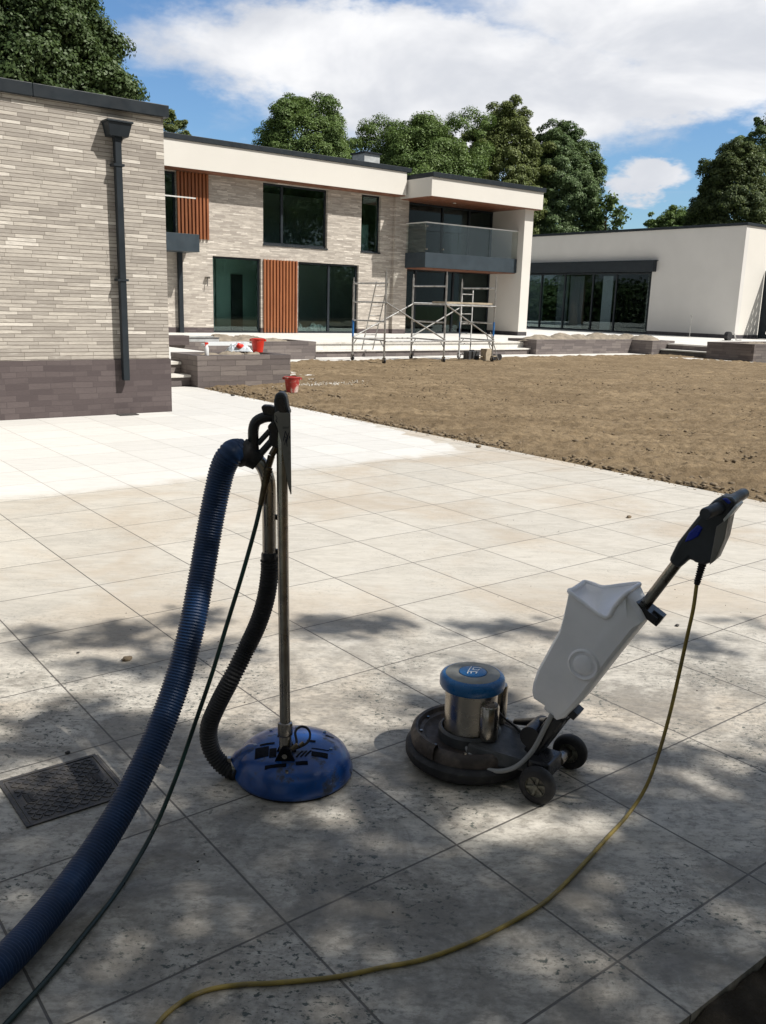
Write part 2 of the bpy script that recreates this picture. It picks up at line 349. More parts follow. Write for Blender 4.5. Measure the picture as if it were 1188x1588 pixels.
# manhole cover
m_, gg, p, out = newmat('cast_iron')
tc = gg.new('ShaderNodeTexCoord').outputs['Object']; X, Y_, Z = gg.sep(tc)
n = gg.noise(tc, 20, 5, .6)
c = gg.mix(gg.step(n, .4, .7), (.045, .045, .048), (.10, .09, .08))
gg.put(p.inputs['Base Color'], c); p.inputs['Roughness'].default_value = .55; p.inputs['Metallic'].default_value = .2
gg.put(p.inputs['Normal'], gg.bump(gg.noise(tc, 90, 4), .2, .004))

# leaves
def leafmat(name, a, b, c3):
    m_, gg, p, out = newmat(name); gg.t.nodes.remove(p)
    at_ = gg.new('ShaderNodeAttribute', attribute_name='tone').outputs['Fac']
    pos = gg.geo()
    n = gg.noise(pos, .55, 3)
    c = gg.mix(gg.step(n, .35, .65), a, b); c = gg.mix(gg.M('MULTIPLY', at_, .75), c, c3)
    d = gg.new('ShaderNodeBsdfDiffuse'); gg.put(d.inputs[0], c)
    t = gg.new('ShaderNodeBsdfTranslucent'); gg.put(t.inputs[0], gg.mix(.35, c, (.16, .22, .03)))
    s_ = gg.new('ShaderNodeBsdfGlossy'); s_.inputs['Roughness'].default_value = .5; gg.put(s_.inputs[0], (.5, .55, .45))
    m1 = gg.new('ShaderNodeMixShader'); m1.inputs[0].default_value = .24; gg.l.new(d.outputs[0], m1.inputs[1]); gg.l.new(t.outputs[0], m1.inputs[2])
    m2 = gg.new('ShaderNodeMixShader'); m2.inputs[0].default_value = .05; gg.l.new(m1.outputs[0], m2.inputs[1]); gg.l.new(s_.outputs[0], m2.inputs[2])
    gg.l.new(m2.outputs[0], out.inputs[0])
leafmat('leaf_dark', (.040, .068, .024), (.055, .088, .028), (.085, .125, .04))
leafmat('leaf_mid', (.082, .140, .038), (.105, .162, .042), (.155, .215, .065))
leafmat('leaf_olive', (.115, .148, .045), (.132, .162, .05), (.19, .215, .075))
leafmat('leaf_grey', (.082, .135, .055), (.10, .152, .06), (.145, .20, .085))
leafmat('leaf_conifer', (.034, .056, .024), (.052, .078, .028), (.17, .20, .065))

# ------------------------------------------------------------------ mesh helpers
def root_loc(o):
    while o.parent is not None: o = o.parent
    return o
class MB:
    def __init__(s): s.v = []; s.f = []
    def add(s, vs, fs):
        b = len(s.v); s.v.extend([tuple(x) for x in vs]); s.f.extend([tuple(i + b for i in f) for f in fs]); return s
    def box(s, x0, x1, y0, y1, z0, z1):
        return s.add([(x0, y0, z0), (x1, y0, z0), (x1, y1, z0), (x0, y1, z0), (x0, y0, z1), (x1, y0, z1), (x1, y1, z1), (x0, y1, z1)],
                     [(0, 3, 2, 1), (4, 5, 6, 7), (0, 1, 5, 4), (1, 2, 6, 5), (2, 3, 7, 6), (3, 0, 4, 7)])
    def obox(s, c, ax, ay, az):                         # oriented box: centre and three half vectors
        c, ax, ay, az = map(Vector, (c, ax, ay, az))
        vs = [c + ax * i + ay * j + az * k for k in (-1, 1) for (i, j) in ((-1, -1), (1, -1), (1, 1), (-1, 1))]
        return s.add(vs, [(0, 3, 2, 1), (4, 5, 6, 7), (0, 1, 5, 4), (1, 2, 6, 5), (2, 3, 7, 6), (3, 0, 4, 7)])
    def prism(s, poly, d):                              # polygon (3-D points) pushed by vector d
        n = len(poly); d = Vector(d); P = [Vector(p_) for p_ in poly]
        return s.add(P + [p_ + d for p_ in P], [tuple(range(n))[::-1], tuple(range(n, 2 * n))] + [(i, (i + 1) % n, n + (i + 1) % n, n + i) for i in range(n)])
    def tube(s, pts, rad, seg=12, caps=True):
        P = [Vector(p_) for p_ in pts]; n = len(P)
        if not hasattr(rad, '__len__'): rad = [rad] * n
        T = [(P[min(i + 1, n - 1)] - P[max(i - 1, 0)]).normalized() for i in range(n)]
        u = T[0].orthogonal().normalized(); vs = []; fs = []
        for i in range(n):
            u = (u - T[i] * u.dot(T[i])).normalized(); v = T[i].cross(u)
            for k in range(seg):
                a = 2 * math.pi * k / seg; vs.append(P[i] + (u * math.cos(a) + v * math.sin(a)) * rad[i])
        for i in range(n - 1):
            for k in range(seg):
                a = i * seg + k; b = i * seg + (k + 1) % seg; fs.append((a, b, b + seg, a + seg))
        if caps: fs.append(tuple(range(seg))[::-1]); fs.append(tuple(range((n - 1) * seg, n * seg)))
        return s.add(vs, fs)
    def cyl(s, a, b, r, r2=None, seg=20): return s.tube([a, b], [r, r if r2 is None else r2], seg)
    def lathe(s, prof, c=(0, 0, 0), seg=40, axis=(0, 0, 1), a0=0., a1=None):
        ax = Vector(axis).normalized(); u = ax.orthogonal().normalized() if abs(ax.z) < .99 else Vector((1, 0, 0)); v = ax.cross(u); c = Vector(c)
        full = a1 is None; A1 = 2 * math.pi if full else a1; m_ = seg if full else seg + 1
        vs = []; fs = []; n = len(prof)
        for (r, h) in prof:
            for k in range(m_):
                a = a0 + (A1 - (0 if full else a0)) * k / seg
                vs.append(c + (u * math.cos(a) + v * math.sin(a)) * max(r, 1e-5) + ax * h)
        for i in range(n - 1):
            for k in range(seg):
                k2 = (k + 1) % m_; fs.append((i * m_ + k, i * m_ + k2, (i + 1) * m_ + k2, (i + 1) * m_ + k))
        return s.add(vs, fs)
    def blob(s, c, r, seed=0, k=.35, sub=1):
        bm = bmesh.new(); bmesh.ops.create_icosphere(bm, subdivisions=sub, radius=1)
        rs = random.Random(seed); vs = []
        for v in bm.verts:
            q_ = 1 + rs.uniform(-k, k); vs.append((c[0] + v.co.x * r[0] * q_, c[1] + v.co.y * r[1] * q_, c[2] + v.co.z * r[2] * q_))
        fs = [tuple(v.index for v in f.verts) for f in bm.faces]; bm.free()
        return s.add(vs, fs)
    def build(s, name, mat, parent=None, smooth=None, bevel=0., local=False, origin=None):
        me = bpy.data.meshes.new(name); v = s.v
        o = bpy.data.objects.new(name, me); COL.objects.link(o)
        if parent is not None:
            o.parent = parent
            if not local:
                rl = root_loc(parent).location; v = [(a - rl.x, b - rl.y, c - rl.z) for a, b, c in v]
        elif origin is not None:
            ox, oy, oz = origin; v = [(a - ox, b - oy, c - oz) for a, b, c in v]; o.location = origin
        me.from_pydata(v, [], s.f); me.validate(verbose=False)
        bm = bmesh.new(); bm.from_mesh(me); bmesh.ops.recalc_face_normals(bm, faces=bm.faces); bm.to_mesh(me); bm.free()
        me.materials.append(MATS[mat])
        if smooth is not None:
            me.polygons.foreach_set('use_smooth', [True] * len(me.polygons)); me.set_sharp_from_angle(angle=math.radians(smooth))
        if bevel:
            b = o.modifiers.new('bevel', 'BEVEL'); b.width = bevel; b.segments = 2; b.limit_method = 'ANGLE'; b.angle_limit = math.radians(40)
        return o
def tag(o, label=None, cat=None, group=None, kind=None):
    if label: o['label'] = label
    if cat: o['category'] = cat
    if group: o['group'] = group
    if kind: o['kind'] = kind
    return o
def thing(name, label, cat, loc=(0, 0, 0), group=None, rotz=0.):
    o = bpy.data.objects.new(name, None); COL.objects.link(o); o.location = loc; o.rotation_euler = (0, 0, rotz); o.empty_display_size = .2
    bpy.context.view_layer.update()
    return tag(o, label, cat, group)
def dup(root, loc, label, rotz=None, scale=None):
    r = root.copy(); COL.objects.link(r); r.location = loc
    if rotz is not None: r.rotation_euler = (0, 0, rotz)
    if scale is not None: r.scale = scale
    r['label'] = label
    for ch in list(root.children):
        c_ = ch.copy(); COL.objects.link(c_); c_.parent = r
        for gc in list(ch.children):
            d_ = gc.copy(); COL.objects.link(d_); d_.parent = c_
    return r
def spline(pts, step):
    P = [Vector(p_) for p_ in pts]; P = [P[0] * 2 - P[1]] + P + [P[-1] * 2 - P[-2]]; out_ = []
    for i in range(1, len(P) - 2):
        p0, p1, p2, p3 = P[i - 1:i + 3]
        for k in range(24):
            t = k / 24; out_.append(.5 * ((2 * p1) + (p2 - p0) * t + (2 * p0 - 5 * p1 + 4 * p2 - p3) * t * t + (3 * p1 - p0 - 3 * p2 + p3) * t ** 3))
    out_.append(P[-2]); A_ = np.array([tuple(p_) for p_ in out_]); L_ = np.concatenate([[0], np.cumsum(np.linalg.norm(np.diff(A_, axis=0), axis=1))])
    n_ = max(2, int(L_[-1] / step) + 1); q_ = np.linspace(0, L_[-1], n_)
    return [Vector([float(np.interp(t, L_, A_[:, k])) for k in range(3)]) for t in q_]
def vnoise(X, Y, seed=0):                              # smooth value noise on arrays
    rs = np.random.RandomState(seed); T = rs.rand(256, 256)
    xi = np.floor(X).astype(int); yi = np.floor(Y).astype(int); fx = X - xi; fy = Y - yi
    fx = fx * fx * (3 - 2 * fx); fy = fy * fy * (3 - 2 * fy)
    g_ = lambda a, b: T[a % 256, b % 256]
    return (g_(xi, yi) * (1 - fx) + g_(xi + 1, yi) * fx) * (1 - fy) + (g_(xi, yi + 1) * (1 - fx) + g_(xi + 1, yi + 1) * fx) * fy
def npmesh(name, V, Fq, mat, smooth=False):
    me = bpy.data.meshes.new(name); n = len(Fq); k = Fq.shape[1]
    me.vertices.add(len(V)); me.vertices.foreach_set('co', V.astype(np.float32).ravel())
    me.loops.add(n * k); me.loops.foreach_set('vertex_index', Fq.astype(np.int32).ravel())
    me.polygons.add(n); me.polygons.foreach_set('loop_start', np.arange(0, n * k, k, dtype=np.int32))
    me.update(calc_edges=True)
    if smooth: me.polygons.foreach_set('use_smooth', [True] * n)
    me.materials.append(MATS[mat]); return me

# ================================================================== THE SETTING
ZT = .42; YH = 28.95
def struct(name, mb, mat, **k): return tag(mb.build(name, mat, **k), kind='structure')
b = MB(); b.add([(-900, -900, -.16), (900, -900, -.16), (900, 900, -.16), (-900, 900, -.16)], [(0, 1, 2, 3)])
struct('ground', b, 'far_grass')
b = MB(); b.box(-9, 5.3, .912, 11.9, -.05, 0); b.box(5.302, 7.262, .912, 15.2, -.05, 0)
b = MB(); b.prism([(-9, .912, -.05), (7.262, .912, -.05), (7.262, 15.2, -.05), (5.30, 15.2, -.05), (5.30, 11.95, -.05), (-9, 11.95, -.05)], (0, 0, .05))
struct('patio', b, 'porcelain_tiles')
b = MB(); b.box(9.26, 10.9, 15.72, 17.9, -.05, .004); b.box(9.26, 29.0, 20.35, 22.0, -.05, .002); b.box(27.7, 29.0, 16.6, 20.348, -.05, .004)
struct('path', b, 'pale_stone')

# soil bed
def soil_grid(name, xs, ys, mat, edge=None, amp=1., seed=3):
    X, Y = np.meshgrid(xs, ys, indexing='ij')
    sc_x = X * .79 - Y * .61; sc_y = X * .61 + Y * .79
    Z = .035 * (vnoise(sc_x * .5, sc_y * 2.2, seed) - .5) + .045 * (vnoise(X * 3.1, Y * 3.1, seed + 1) - .5) + .035 * (vnoise(X * 8, Y * 8, seed + 2) - .5) \
        + .030 * (vnoise(X * 19, Y * 19, seed + 3) - .5) + .016 * np.maximum(vnoise(X * 37, Y * 37, seed + 4) - .55, 0) * 3
    Z = Z * amp
    if edge is not None: Z = edge(X, Y, Z)
    V = np.stack([X, Y, Z], -1).reshape(-1, 3); nx, ny = X.shape
    I = np.arange(nx * ny).reshape(nx, ny)
    Fq = np.stack([I[:-1, :-1], I[1:, :-1], I[1:, 1:], I[:-1, 1:]], -1).reshape(-1, 4)
    o = bpy.data.objects.new(name, npmesh(name, V, Fq, mat, True)); COL.objects.link(o)
    return tag(o, kind='structure')
def soil_edge(X, Y, Z):
    e = np.clip((X - 7.27) / .5, 0, 1); lip = -.025 * np.exp(-((X - 7.34) / .07) ** 2)
    return Z * (.35 + .65 * e) - .012 + .02 * e + lip + .035 * np.exp(-((X - 8.1) / .5) ** 2) * np.clip((13 - Y) / 4, 0, 1)
xs = np.concatenate([np.arange(7.268, 10, .028), np.arange(10, 16, .05), np.arange(16, 29.1, .12)])
xs2 = np.concatenate([[7.268], xs[1:]])
ys = np.concatenate([np.arange(-6, 2, .2), np.arange(2, 9, .028), np.arange(9, 14, .05), np.arange(14, 20.42, .09)])
def far_edge(X, Y, Z):
    Z = soil_edge(X, Y, Z); s_ = np.clip((Y - 18.9) / 1.2, 0, 1) * np.clip((X - 9.6) / 2, 0, 1); s2 = np.clip((X - 26.8) / 1, 0, 1) * (Y > 16.3)
    return Z + .03 * s_ - .06 * np.clip((Y - 20.33) / .03, 0, 1) * s_
soil_grid('soil', xs2, ys, 'soil', far_edge)
soil_grid('soil_margin', np.arange(-3, 9.0, .04), np.arange(-1.4, .909, .0355), 'soil_dark', lambda X, Y, Z: Z * .8 - .022, 1.0, 21)
b = MB(); b.box(29.05, 75, -20, 15.9, -.12, -.03); b.box(7.3, 29.0, -30, -6.01, -.12, -.03); b.box(-12, 7.26, -12, -1.39, -.12, -.05)
struct('bare_earth', b, 'soil')

# clods and stones over the soil
rs = np.random.RandomState(5)
ico = bmesh.new(); bmesh.ops.create_icosphere(ico, subdivisions=1, radius=1); IV = np.array([v.co[:] for v in ico.verts]); IF = np.array([[v.index for v in f.verts] for f in ico.faces]); ico.free()
def scatter(name, pts, size, mat, label=None, seed=1, flat=.6):
    r_ = np.random.RandomState(seed); n = len(pts)
    jit = 1 + r_.uniform(-.4, .4, (n, len(IV), 1)); sc_ = size[:, None, None] * np.stack([r_.uniform(.7, 1.3, n), r_.uniform(.7, 1.3, n), r_.uniform(.4, .8, n) * flat * 1.5], -1)[:, None, :]
    V = (IV[None] * jit * sc_ + pts[:, None, :]).reshape(-1, 3); Fq = (IF[None] + (np.arange(n) * len(IV))[:, None, None]).reshape(-1, 3)
    o = bpy.data.objects.new(name, npmesh(name, V, Fq, mat)); COL.objects.link(o); return tag(o, kind='stuff')
n = 16000
x = 7.31 + (rs.rand(n) ** 1.9) * 15; y = rs.uniform(1.5, 20.2, n); keep = (vnoise(x * 1.3, y * 1.3, 9) + .25 * rs.rand(n) > .5) & ~((x < 9.3) & (y > 14.8)); x = x[keep]; y = y[keep]
size = .006 + .020 * rs.rand(len(x)) ** 3.0 * (1 + .6 * (x < 9)); scatter('soil_clods', np.stack([x, y, .004 + 0 * x + size * .3], -1), size, 'earth_clod')
o = bpy.data.objects['soil_clods']; tag(o, 'small brown clods of earth scattered over the bare soil', 'soil clods')
n = 900; x = 7.19 + .36 * rs.rand(n) ** 1.2; y = rs.uniform(2.5, 14.5, n); size = .004 + .012 * rs.rand(n) ** 2.5
o = scatter('edge_clods', np.stack([x, y, .0 + 0 * x], -1), size, 'earth_clod', seed=4); tag(o, 'crumbs of earth along the long edge of the pale paving', 'soil crumbs')
n = 260; cx = np.array([9.6, 9.9, 9.2, 10.3]); i_ = rs.randint(0, 4, n); x = cx[i_] + rs.randn(n) * .35; y = 14.55 + rs.randn(n) * .17 + (x - 9.6) * .15; size = .006 + .013 * rs.rand(n) ** 2.5
o = scatter('lime_chips', np.stack([x, y, .02 + 0 * x], -1), size, 'lime_chip', seed=6); tag(o, 'white chips of mortar scattered on the soil behind the bucket', 'mortar chips')
n = 700; x = rs.uniform(-.5, 5, n); y = rs.uniform(.93, 4.6, n); kp = vnoise(x * 2.5 + 5, y * 2.5, 11) > .58; x = x[kp]; y = y[kp]; size = .0012 + .0024 * rs.rand(len(x)) ** 2
o = scatter('grit', np.stack([x, y, size * .4], -1), size, 'dark_stone', seed=8); tag(o, 'dark grit scattered in patches over the near paving', 'grit')
pebs = [((197, 1024), .022, 'brown lump of earth lying on the shaded paving left of the blue hose'), ((742, 694), .035, 'dark lump of earth at the end of the bright cleaned paving'), ((361, 614), .035, 'small dark stone on the white paving below the brick planter'), ((975, 803), .022, 'brown crumb lying alone on sunlit paving left of the machine handle'), ((1050, 971), .014, 'dark stone on paving just behind the white tank'), ((105, 1168), .009, 'dark crumb lying just above the metal access cover'), ((121, 1013), .008, 'tiny dark crumb left of the earth lump on the paving')]
for i, (px, r, lab) in enumerate(pebs):
    c = atz(*px); b = MB(); b.blob((c.x, c.y, r * .35), (r, r * .8, r * .5), i + 3, .25, 2)
    tag(b.build('pebble', 'earth_clod' if i in (0, 1, 3) else 'dark_stone', smooth=60, origin=(c.x, c.y, 0)), lab, 'pebble')

# terrace
b = MB(); b.box(5.6, 45, 22.38, 60, -.1, ZT); b.box(5.35, 9.24, 15.98, 22.378, -.1, ZT - .002); b.box(30.32, 75, 15.9, 22.378, -.1, ZT - .002)
struct('terrace', b, 'terrace_tiles')

def steps(name, label, loc, boxes_r, boxes_t):
    t = thing(name, label, 'steps', loc)
    for q_ in boxes_r: MB().box(*q_).build('riser', 'planter_brick', t)
    for q_ in boxes_t: MB().box(*q_).build('tread', 'pale_stone', t)
steps('garden_steps', 'long low flight of steps up to the house behind the scaffold tower', (18.7, 22.2, 0),
      [(14.06, 23.5, 22.02, 22.36, 0, .165), (14.06, 23.5, 22.40, 22.44, .212, .372)],
      [(14.06, 23.5, 21.98, 22.376, .167, .21), (14.06, 23.5, 22.34, 22.7, .374, .424)])
steps('garden_steps', 'short steps between the cream brick building and the near brick planter', (6.3, 15.4, 0),
      [(5.36, 7.255, 15.24, 15.6, 0, .165), (5.36, 7.255, 15.64, 15.96, .212, .372)],
      [(5.36, 7.255, 15.2, 15.62, .167, .21), (5.36, 7.255, 15.6, 15.976, .374, .424)])
steps('garden_steps', 'short steps between the two far planters before the white wing', (29.6, 19.6, 0),
      [(29.44, 29.8, 18.56, 20.78, 0, .165), (29.86, 30.3, 18.56, 20.78, .212, .372)],
      [(29.4, 29.84, 18.56, 20.78, .167, .21), (29.82, 30.316, 18.56, 20.78, .374, .424)])

# ------------------------------------------------------------------ walls with openings (plane normal along -Y or -X)
def holed(mb, a0, a1, z0, z1, holes, p0, p1, axis='x'):
    """wall from p0 (outer) to p1 (inner) with rectangular openings (a0,a1,z0,z1)"""
    A = sorted({a0, a1, *[h[0] for h in holes], *[h[1] for h in holes]}); Z = sorted({z0, z1, *[h[2] for h in holes], *[h[3] for h in holes]})
    A = [a for a in A if a0 <= a <= a1]; Z = [z for z in Z if z0 <= z <= z1]
    def solid(i, j):
        if i < 0 or j < 0 or i >= len(A) - 1 or j >= len(Z) - 1: return False
        ca_ = (A[i] + A[i + 1]) / 2; cz = (Z[j] + Z[j + 1]) / 2
        return not any(h[0] < ca_ < h[1] and h[2] < cz < h[3] for h in holes)
    P = (lambda a, p_, z: (a, p_, z)) if axis == 'x' else (lambda a, p_, z: (p_, a, z))
    for i in range(len(A) - 1):
        for j in range(len(Z) - 1):
            if not solid(i, j): continue
            l, r, d, u = A[i], A[i + 1], Z[j], Z[j + 1]
            for p_ in (p0, p1): mb.add([P(l, p_, d), P(r, p_, d), P(r, p_, u), P(l, p_, u)], [(0, 1, 2, 3)])
            if not solid(i - 1, j): mb.add([P(l, p0, d), P(l, p1, d), P(l, p1, u), P(l, p0, u)], [(0, 1, 2, 3)])
            if not solid(i + 1, j): mb.add([P(r, p0, d), P(r, p1, d), P(r, p1, u), P(r, p0, u)], [(0, 1, 2, 3)])
            if not solid(i, j - 1): mb.add([P(l, p0, d), P(l, p1, d), P(r, p1, d), P(r, p0, d)], [(0, 1, 2, 3)])
            if not solid(i, j + 1): mb.add([P(l, p0, u), P(l, p1, u), P(r, p1, u), P(r, p0, u)], [(0, 1, 2, 3)])
    return mb

def window(parent, name, a0, a1, z0, z1, p, mulls=(), axis='x', fw=.07, glass='glass', trans=()):
    """frame at depth p (outer face), panes between mullions"""
    P = (lambda a, b_, c_, d_, e_, f_: (a, b_, c_, d_, e_, f_)) if axis == 'x' else (lambda a, b_, c_, d_, e_, f_: (c_, d_, a, b_, e_, f_))
    mb = MB(); e = .004
    mb.box(*P(a0 + e, a1 - e, p, p + .09, z0 + e, z0 + fw)); mb.box(*P(a0 + e, a1 - e, p, p + .09, z1 - fw, z1 - e))
    mb.box(*P(a0 + e, a0 + fw, p, p + .09, z0 + fw, z1 - fw)); mb.box(*P(a1 - fw, a1 - e, p, p + .09, z0 + fw, z1 - fw))
    for mm in mulls: mb.box(*P(mm - .045, mm + .045, p - .006, p + .08, z0 + fw, z1 - fw))
    f = mb.build(name, 'anthracite', parent)
    cuts = [a0 + fw, *mulls, a1 - fw]
    for l, r in zip(cuts, cuts[1:]):
        MB().box(*P(l + .01, r - .01, p + .035, p + .05, z0 + fw - .01, z1 - fw + .01)).build('pane', glass, f)
    return f

# ---------------- annex on the left
an = thing('brick_building', 'single storey cream brick building with dark parapet in the left foreground', 'building', (0, 15, 0))
b = MB(); b.box(-7, 5.34, 11.875, 24, .748, 3.93); b.build('brick_wall', 'cream_brick', an)
b = MB(); b.box(-7.0, 5.355, 11.86, 24, -.02, .746); b.build('plinth', 'grey_brick', an)
b = MB()
for x0, x1 in ((-7, .3), (.304, 3.64), (3.644, 5.40)): b.box(x0, x1, 11.81, 24.05, 3.915, 4.065)
b.build('parapet_trim', 'anthracite', an, bevel=.006)
dp = MB(); dp.box(4.612, 4.70, 11.735, 11.82, .47, 3.60); dpo = dp.build('downpipe', 'anthracite', an, bevel=.008)
b = MB(); b.prism([(4.50, 11.62, 3.745), (4.81, 11.62, 3.745), (4.775, 11.66, 3.56), (4.535, 11.66, 3.56)], (0, .0, 0))
b = MB(); vs = [(4.535, 11.69, 3.575), (4.78, 11.69, 3.575), (4.78, 11.87, 3.575), (4.535, 11.87, 3.575), (4.50, 11.65, 3.735), (4.815, 11.65, 3.735), (4.815, 11.87, 3.735), (4.50, 11.87, 3.735)]
b.add(vs, [(0, 3, 2, 1), (4, 5, 6, 7), (0, 1, 5, 4), (1, 2, 6, 5), (2, 3, 7, 6), (3, 0, 4, 7)]); b.box(4.485, 4.83, 11.635, 11.872, 3.737, 3.762); b.box(4.61, 4.71, 11.73, 11.83, 3.53, 3.574)
b.build('hopper', 'anthracite', dpo, bevel=.004)
for z in (3.22, 1.78): MB().box(4.585, 4.727, 11.725, 11.872, z, z + .03).build('bracket', 'anthracite', dpo)
b = MB(); b.box(4.52, 4.78, 11.66, 11.84, .003, .012)
tag(b.build('drain_cover', 'cast_iron', origin=(4.65, 11.75, 0)), 'small dark drain cover at the foot of the brick building downpipe', 'drain cover')

# ---------------- main house
hs = thing('brick_house', 'two storey cream brick house with white fascia, timber screens and glass balconies', 'house', (20, 32, 0))
WU = (16.73, 19.50, 3.56, 5.66); WU2 = (21.07, 22.0, 3.55, 5.66); GA = (14.72, 16.64, ZT, 3.04); GB = (18.22, 20.99, ZT, 3.02)
DU = (11.9, 13.42, 3.3, 5.66)
holes = [WU, WU2, GA, GB, DU, (12.0, 13.0, .42, .43)]
b = MB(); holed(b, 3.0, 22.62, .60, 5.80, [WU, WU2, GA, GB, DU], YH, YH + .3)
b.box(22.622, 23.30, YH - .14, YH + .3, .60, 5.80)
b.build('brick_wall', 'cream_brick_far', hs)
for l, r, o_ in ((3.0, 14.72, .01), (16.645, 18.215, .01), (20.99, 22.62, .01), (22.625, 23.305, .15)): MB().box(l, r, YH - o_, YH + .29, ZT - .02, .598).build('plinth', 'grey_brick', hs)
# shell behind (back wall, side walls, floors) so the rooms are dark
b = MB(); b.box(3, 28.8, YH + 9, YH + 9.3, .4, 6.25); b.box(3.31, 28.2, YH + 4.2, YH + 4.3, .45, 3.09); b.box(3.31, 28.2, YH + 3.8, YH + 3.9, 3.33, 5.8); b.box(3, 3.3, YH + .3, YH + 9, .4, 6.3); b.build('back_wall', 'room_wall', hs)
b = MB(); b.box(3.3, 28.2, YH + .31, YH + 8.99, .3, ZT + .02); b.box(3.3, 28.2, YH + .31, YH + 8.99, 3.10, 3.32); b.build('floor', 'room_floor', hs)
b = MB(); b.box(15.6, 17.75, YH + 1.6, YH + 1.75, .44, 3.09); b.box(15.5, 15.65, YH + 1.6, YH + 5, .44, 3.09); b.build('partition', 'green_wall', hs)
b = MB(); b.box(16.25, 16.72, YH + 1.52, YH + 1.59, .45, 2.5); b.build('inner_door', 'dark_wall', hs)
b = MB(); b.box(21.6, 21.9, YH + .8, YH + .9, 3.34, 4.6); b.box(21.1, 21.97, YH + .75, YH + .80, 3.34, 4.62); b.build('blind', 'green_wall', hs)
b = MB(); b.box(13.95, 15.0, YH + 1.2, YH + 1.25, .45, 2.0)
# roof, fascia, trim
YF = YH - .62
b = MB(); b.box(2.5, 22.75, YF, YH - .004, 5.72, 6.56); b.build('fascia', 'render_white', hs)
b = MB(); b.box(2.52, 22.74, YF + .03, YH - .01, 5.69, 5.716); b.box(22.9, 28.95, 26.98, YH + .2, 5.60, 5.645); b.build('soffit', 'wood_soffit', hs)
b = MB(); b.box(2.45, 22.95, YF - .05, YH + 9.4, 6.564, 6.73); b.box(22.85, 29.06, 26.86, YH + 9.4, 6.30, 6.47); b.build('roof_trim', 'anthracite', hs, bevel=.01)
b = MB(); b.box(22.85, 28.98, 26.93, 27.15, 5.62, 6.297); b.box(22.85, 23.05, 27.152, YH + .1, 5.625, 6.297); b.box(28.82, 28.98, 27.152, YH + 3, 5.625, 6.297); b.build('bay_fascia', 'render_white', hs)
b = MB(); b.box(2.5, 22.84, YH, YH + 9.3, 5.81, 6.56); b.box(23.06, 28.81, YH, YH + 9.3, 5.81, 6.29); b.build('roof', 'dark_wall', hs)
# roof vent box on the roof
rv_ = aty(573, 243, 33.5); b = MB(); b.box(rv_.x - .42, rv_.x + .42, 33.3, 34.2, 6.73, rv_.z + .1); vo = b.build('roof_vent', 'sheet_metal', hs)
MB().box(rv_.x - .48, rv_.x + .48, 33.22, 34.28, rv_.z + .1, rv_.z + .16).build('vent_lid', 'anthracite', vo)
# windows
window(hs, 'window', *WU, YH + .12, mulls=(17.58,), glass='glass')
window(hs, 'window', *WU2, YH + .12, fw=.05)
window(hs, 'glazed_door', *GA, YH + .10, mulls=())
window(hs, 'glazed_door', *GB, YH + .10, mulls=(19.66,))
window(hs, 'glazed_door', *DU, YH + .10, mulls=())
b = MB(); b.box(WU[0] - .01, WU[1] + .02, YH - .03, YH + .12, WU[2] - .05, WU[2] - .003); b.build('sill', 'anthracite', hs)
b = MB(); b.box(WU2[0] - .01, WU2[1] + .02, YH - .03, YH + .12, WU2[2] - .05, WU2[2] - .003); b.build('sill', 'anthracite', hs)
# timber screens
def screen(x0, x1, z0, z1):
    b = MB(); n = max(3, int((x1 - x0) / .132)); w_ = (x1 - x0) / n
    for i in range(n): b.box(x0 + i * w_ + .012, x0 + i * w_ + w_ * .62, YH - .075, YH - .01, z0, z1)
    b.box(x0 + .01, x1 - .03, YH - .009, YH - .003, z0 + .01, z1 - .01)
    b.build('timber_screen', 'timber', hs)
screen(16.72, 18.2, ZT + .02, 3.03); screen(13.42, 14.62, 3.56, 5.68)
# small balcony left
bl = MB().box(8, 13.74, YH - 1.0, YH - .004, 3.08, 3.64).build('balcony', 'anthracite_light', hs, bevel=.005)
MB().box(8, 13.62, YH - .98, YH - .96, 3.645, 4.74).build('glass_panel', 'rail_glass', bl)
MB().box(8, 13.64, YH - .995, YH - .945, 4.745, 4.785).build('handrail', 'white_rail', bl)
dpm = MB().box(13.37, 13.52, YH - .16, YH - .04, .42, 3.077).build('downpipe', 'anthracite', hs)
# bay: glazing, side wall, balcony
XL, XR = 23.32, 28.28
b = MB(); b.box(23.06, 29.0, YH + .2, YH + .34, 3.05, 3.55); b.build('floor_band', 'anthracite', hs)
window(hs, 'glazed_door', XL, XR, ZT, 3.04, YH + .2, mulls=(24.05, 25.75, 26.15), glass='glass_bay')
window(hs, 'glazed_door', XL, XR, 3.56, 5.60, YH + .2, mulls=(25.4, 26.9), glass='glass_bay')
b = MB(); b.box(28.29, 28.80, 27.25, YH + 9.2, .58, 5.62); b.build('side_wall', 'render_white', hs)
b = MB(); b.box(28.27, 28.81, 27.24, YH + 9.2, ZT - .02, .578); b.build('plinth', 'dark_plinth', hs)
b = MB(); b.box(28.38, 28.74, 27.3, YH + .1, 5.622, 5.66)
bl = MB().box(23.18, 28.27, 27.55, YH + .19, 3.03, 3.60).build('balcony', 'anthracite_light', hs, bevel=.005)
MB().box(23.22, 28.25, 27.6, YH + .1, 2.995, 3.027).build('soffit', 'wood_soffit', bl)
for l, r in ((23.2, 24.9), (24.92, 26.6), (26.62, 28.26)): MB().box(l, r, 27.57, 27.59, 3.605, 4.70).build('glass_panel', 'rail_glass', bl)
MB().box(23.2, 23.22, 27.6, YH - .15, 3.605, 4.70).build('glass_panel', 'rail_glass', bl)
b = MB(); b.box(23.17, 28.27, 27.55, 27.61, 4.702, 4.742); b.box(23.17, 23.23, 27.61, YH - .145, 4.702, 4.742); b.build('handrail', 'white_rail', bl)
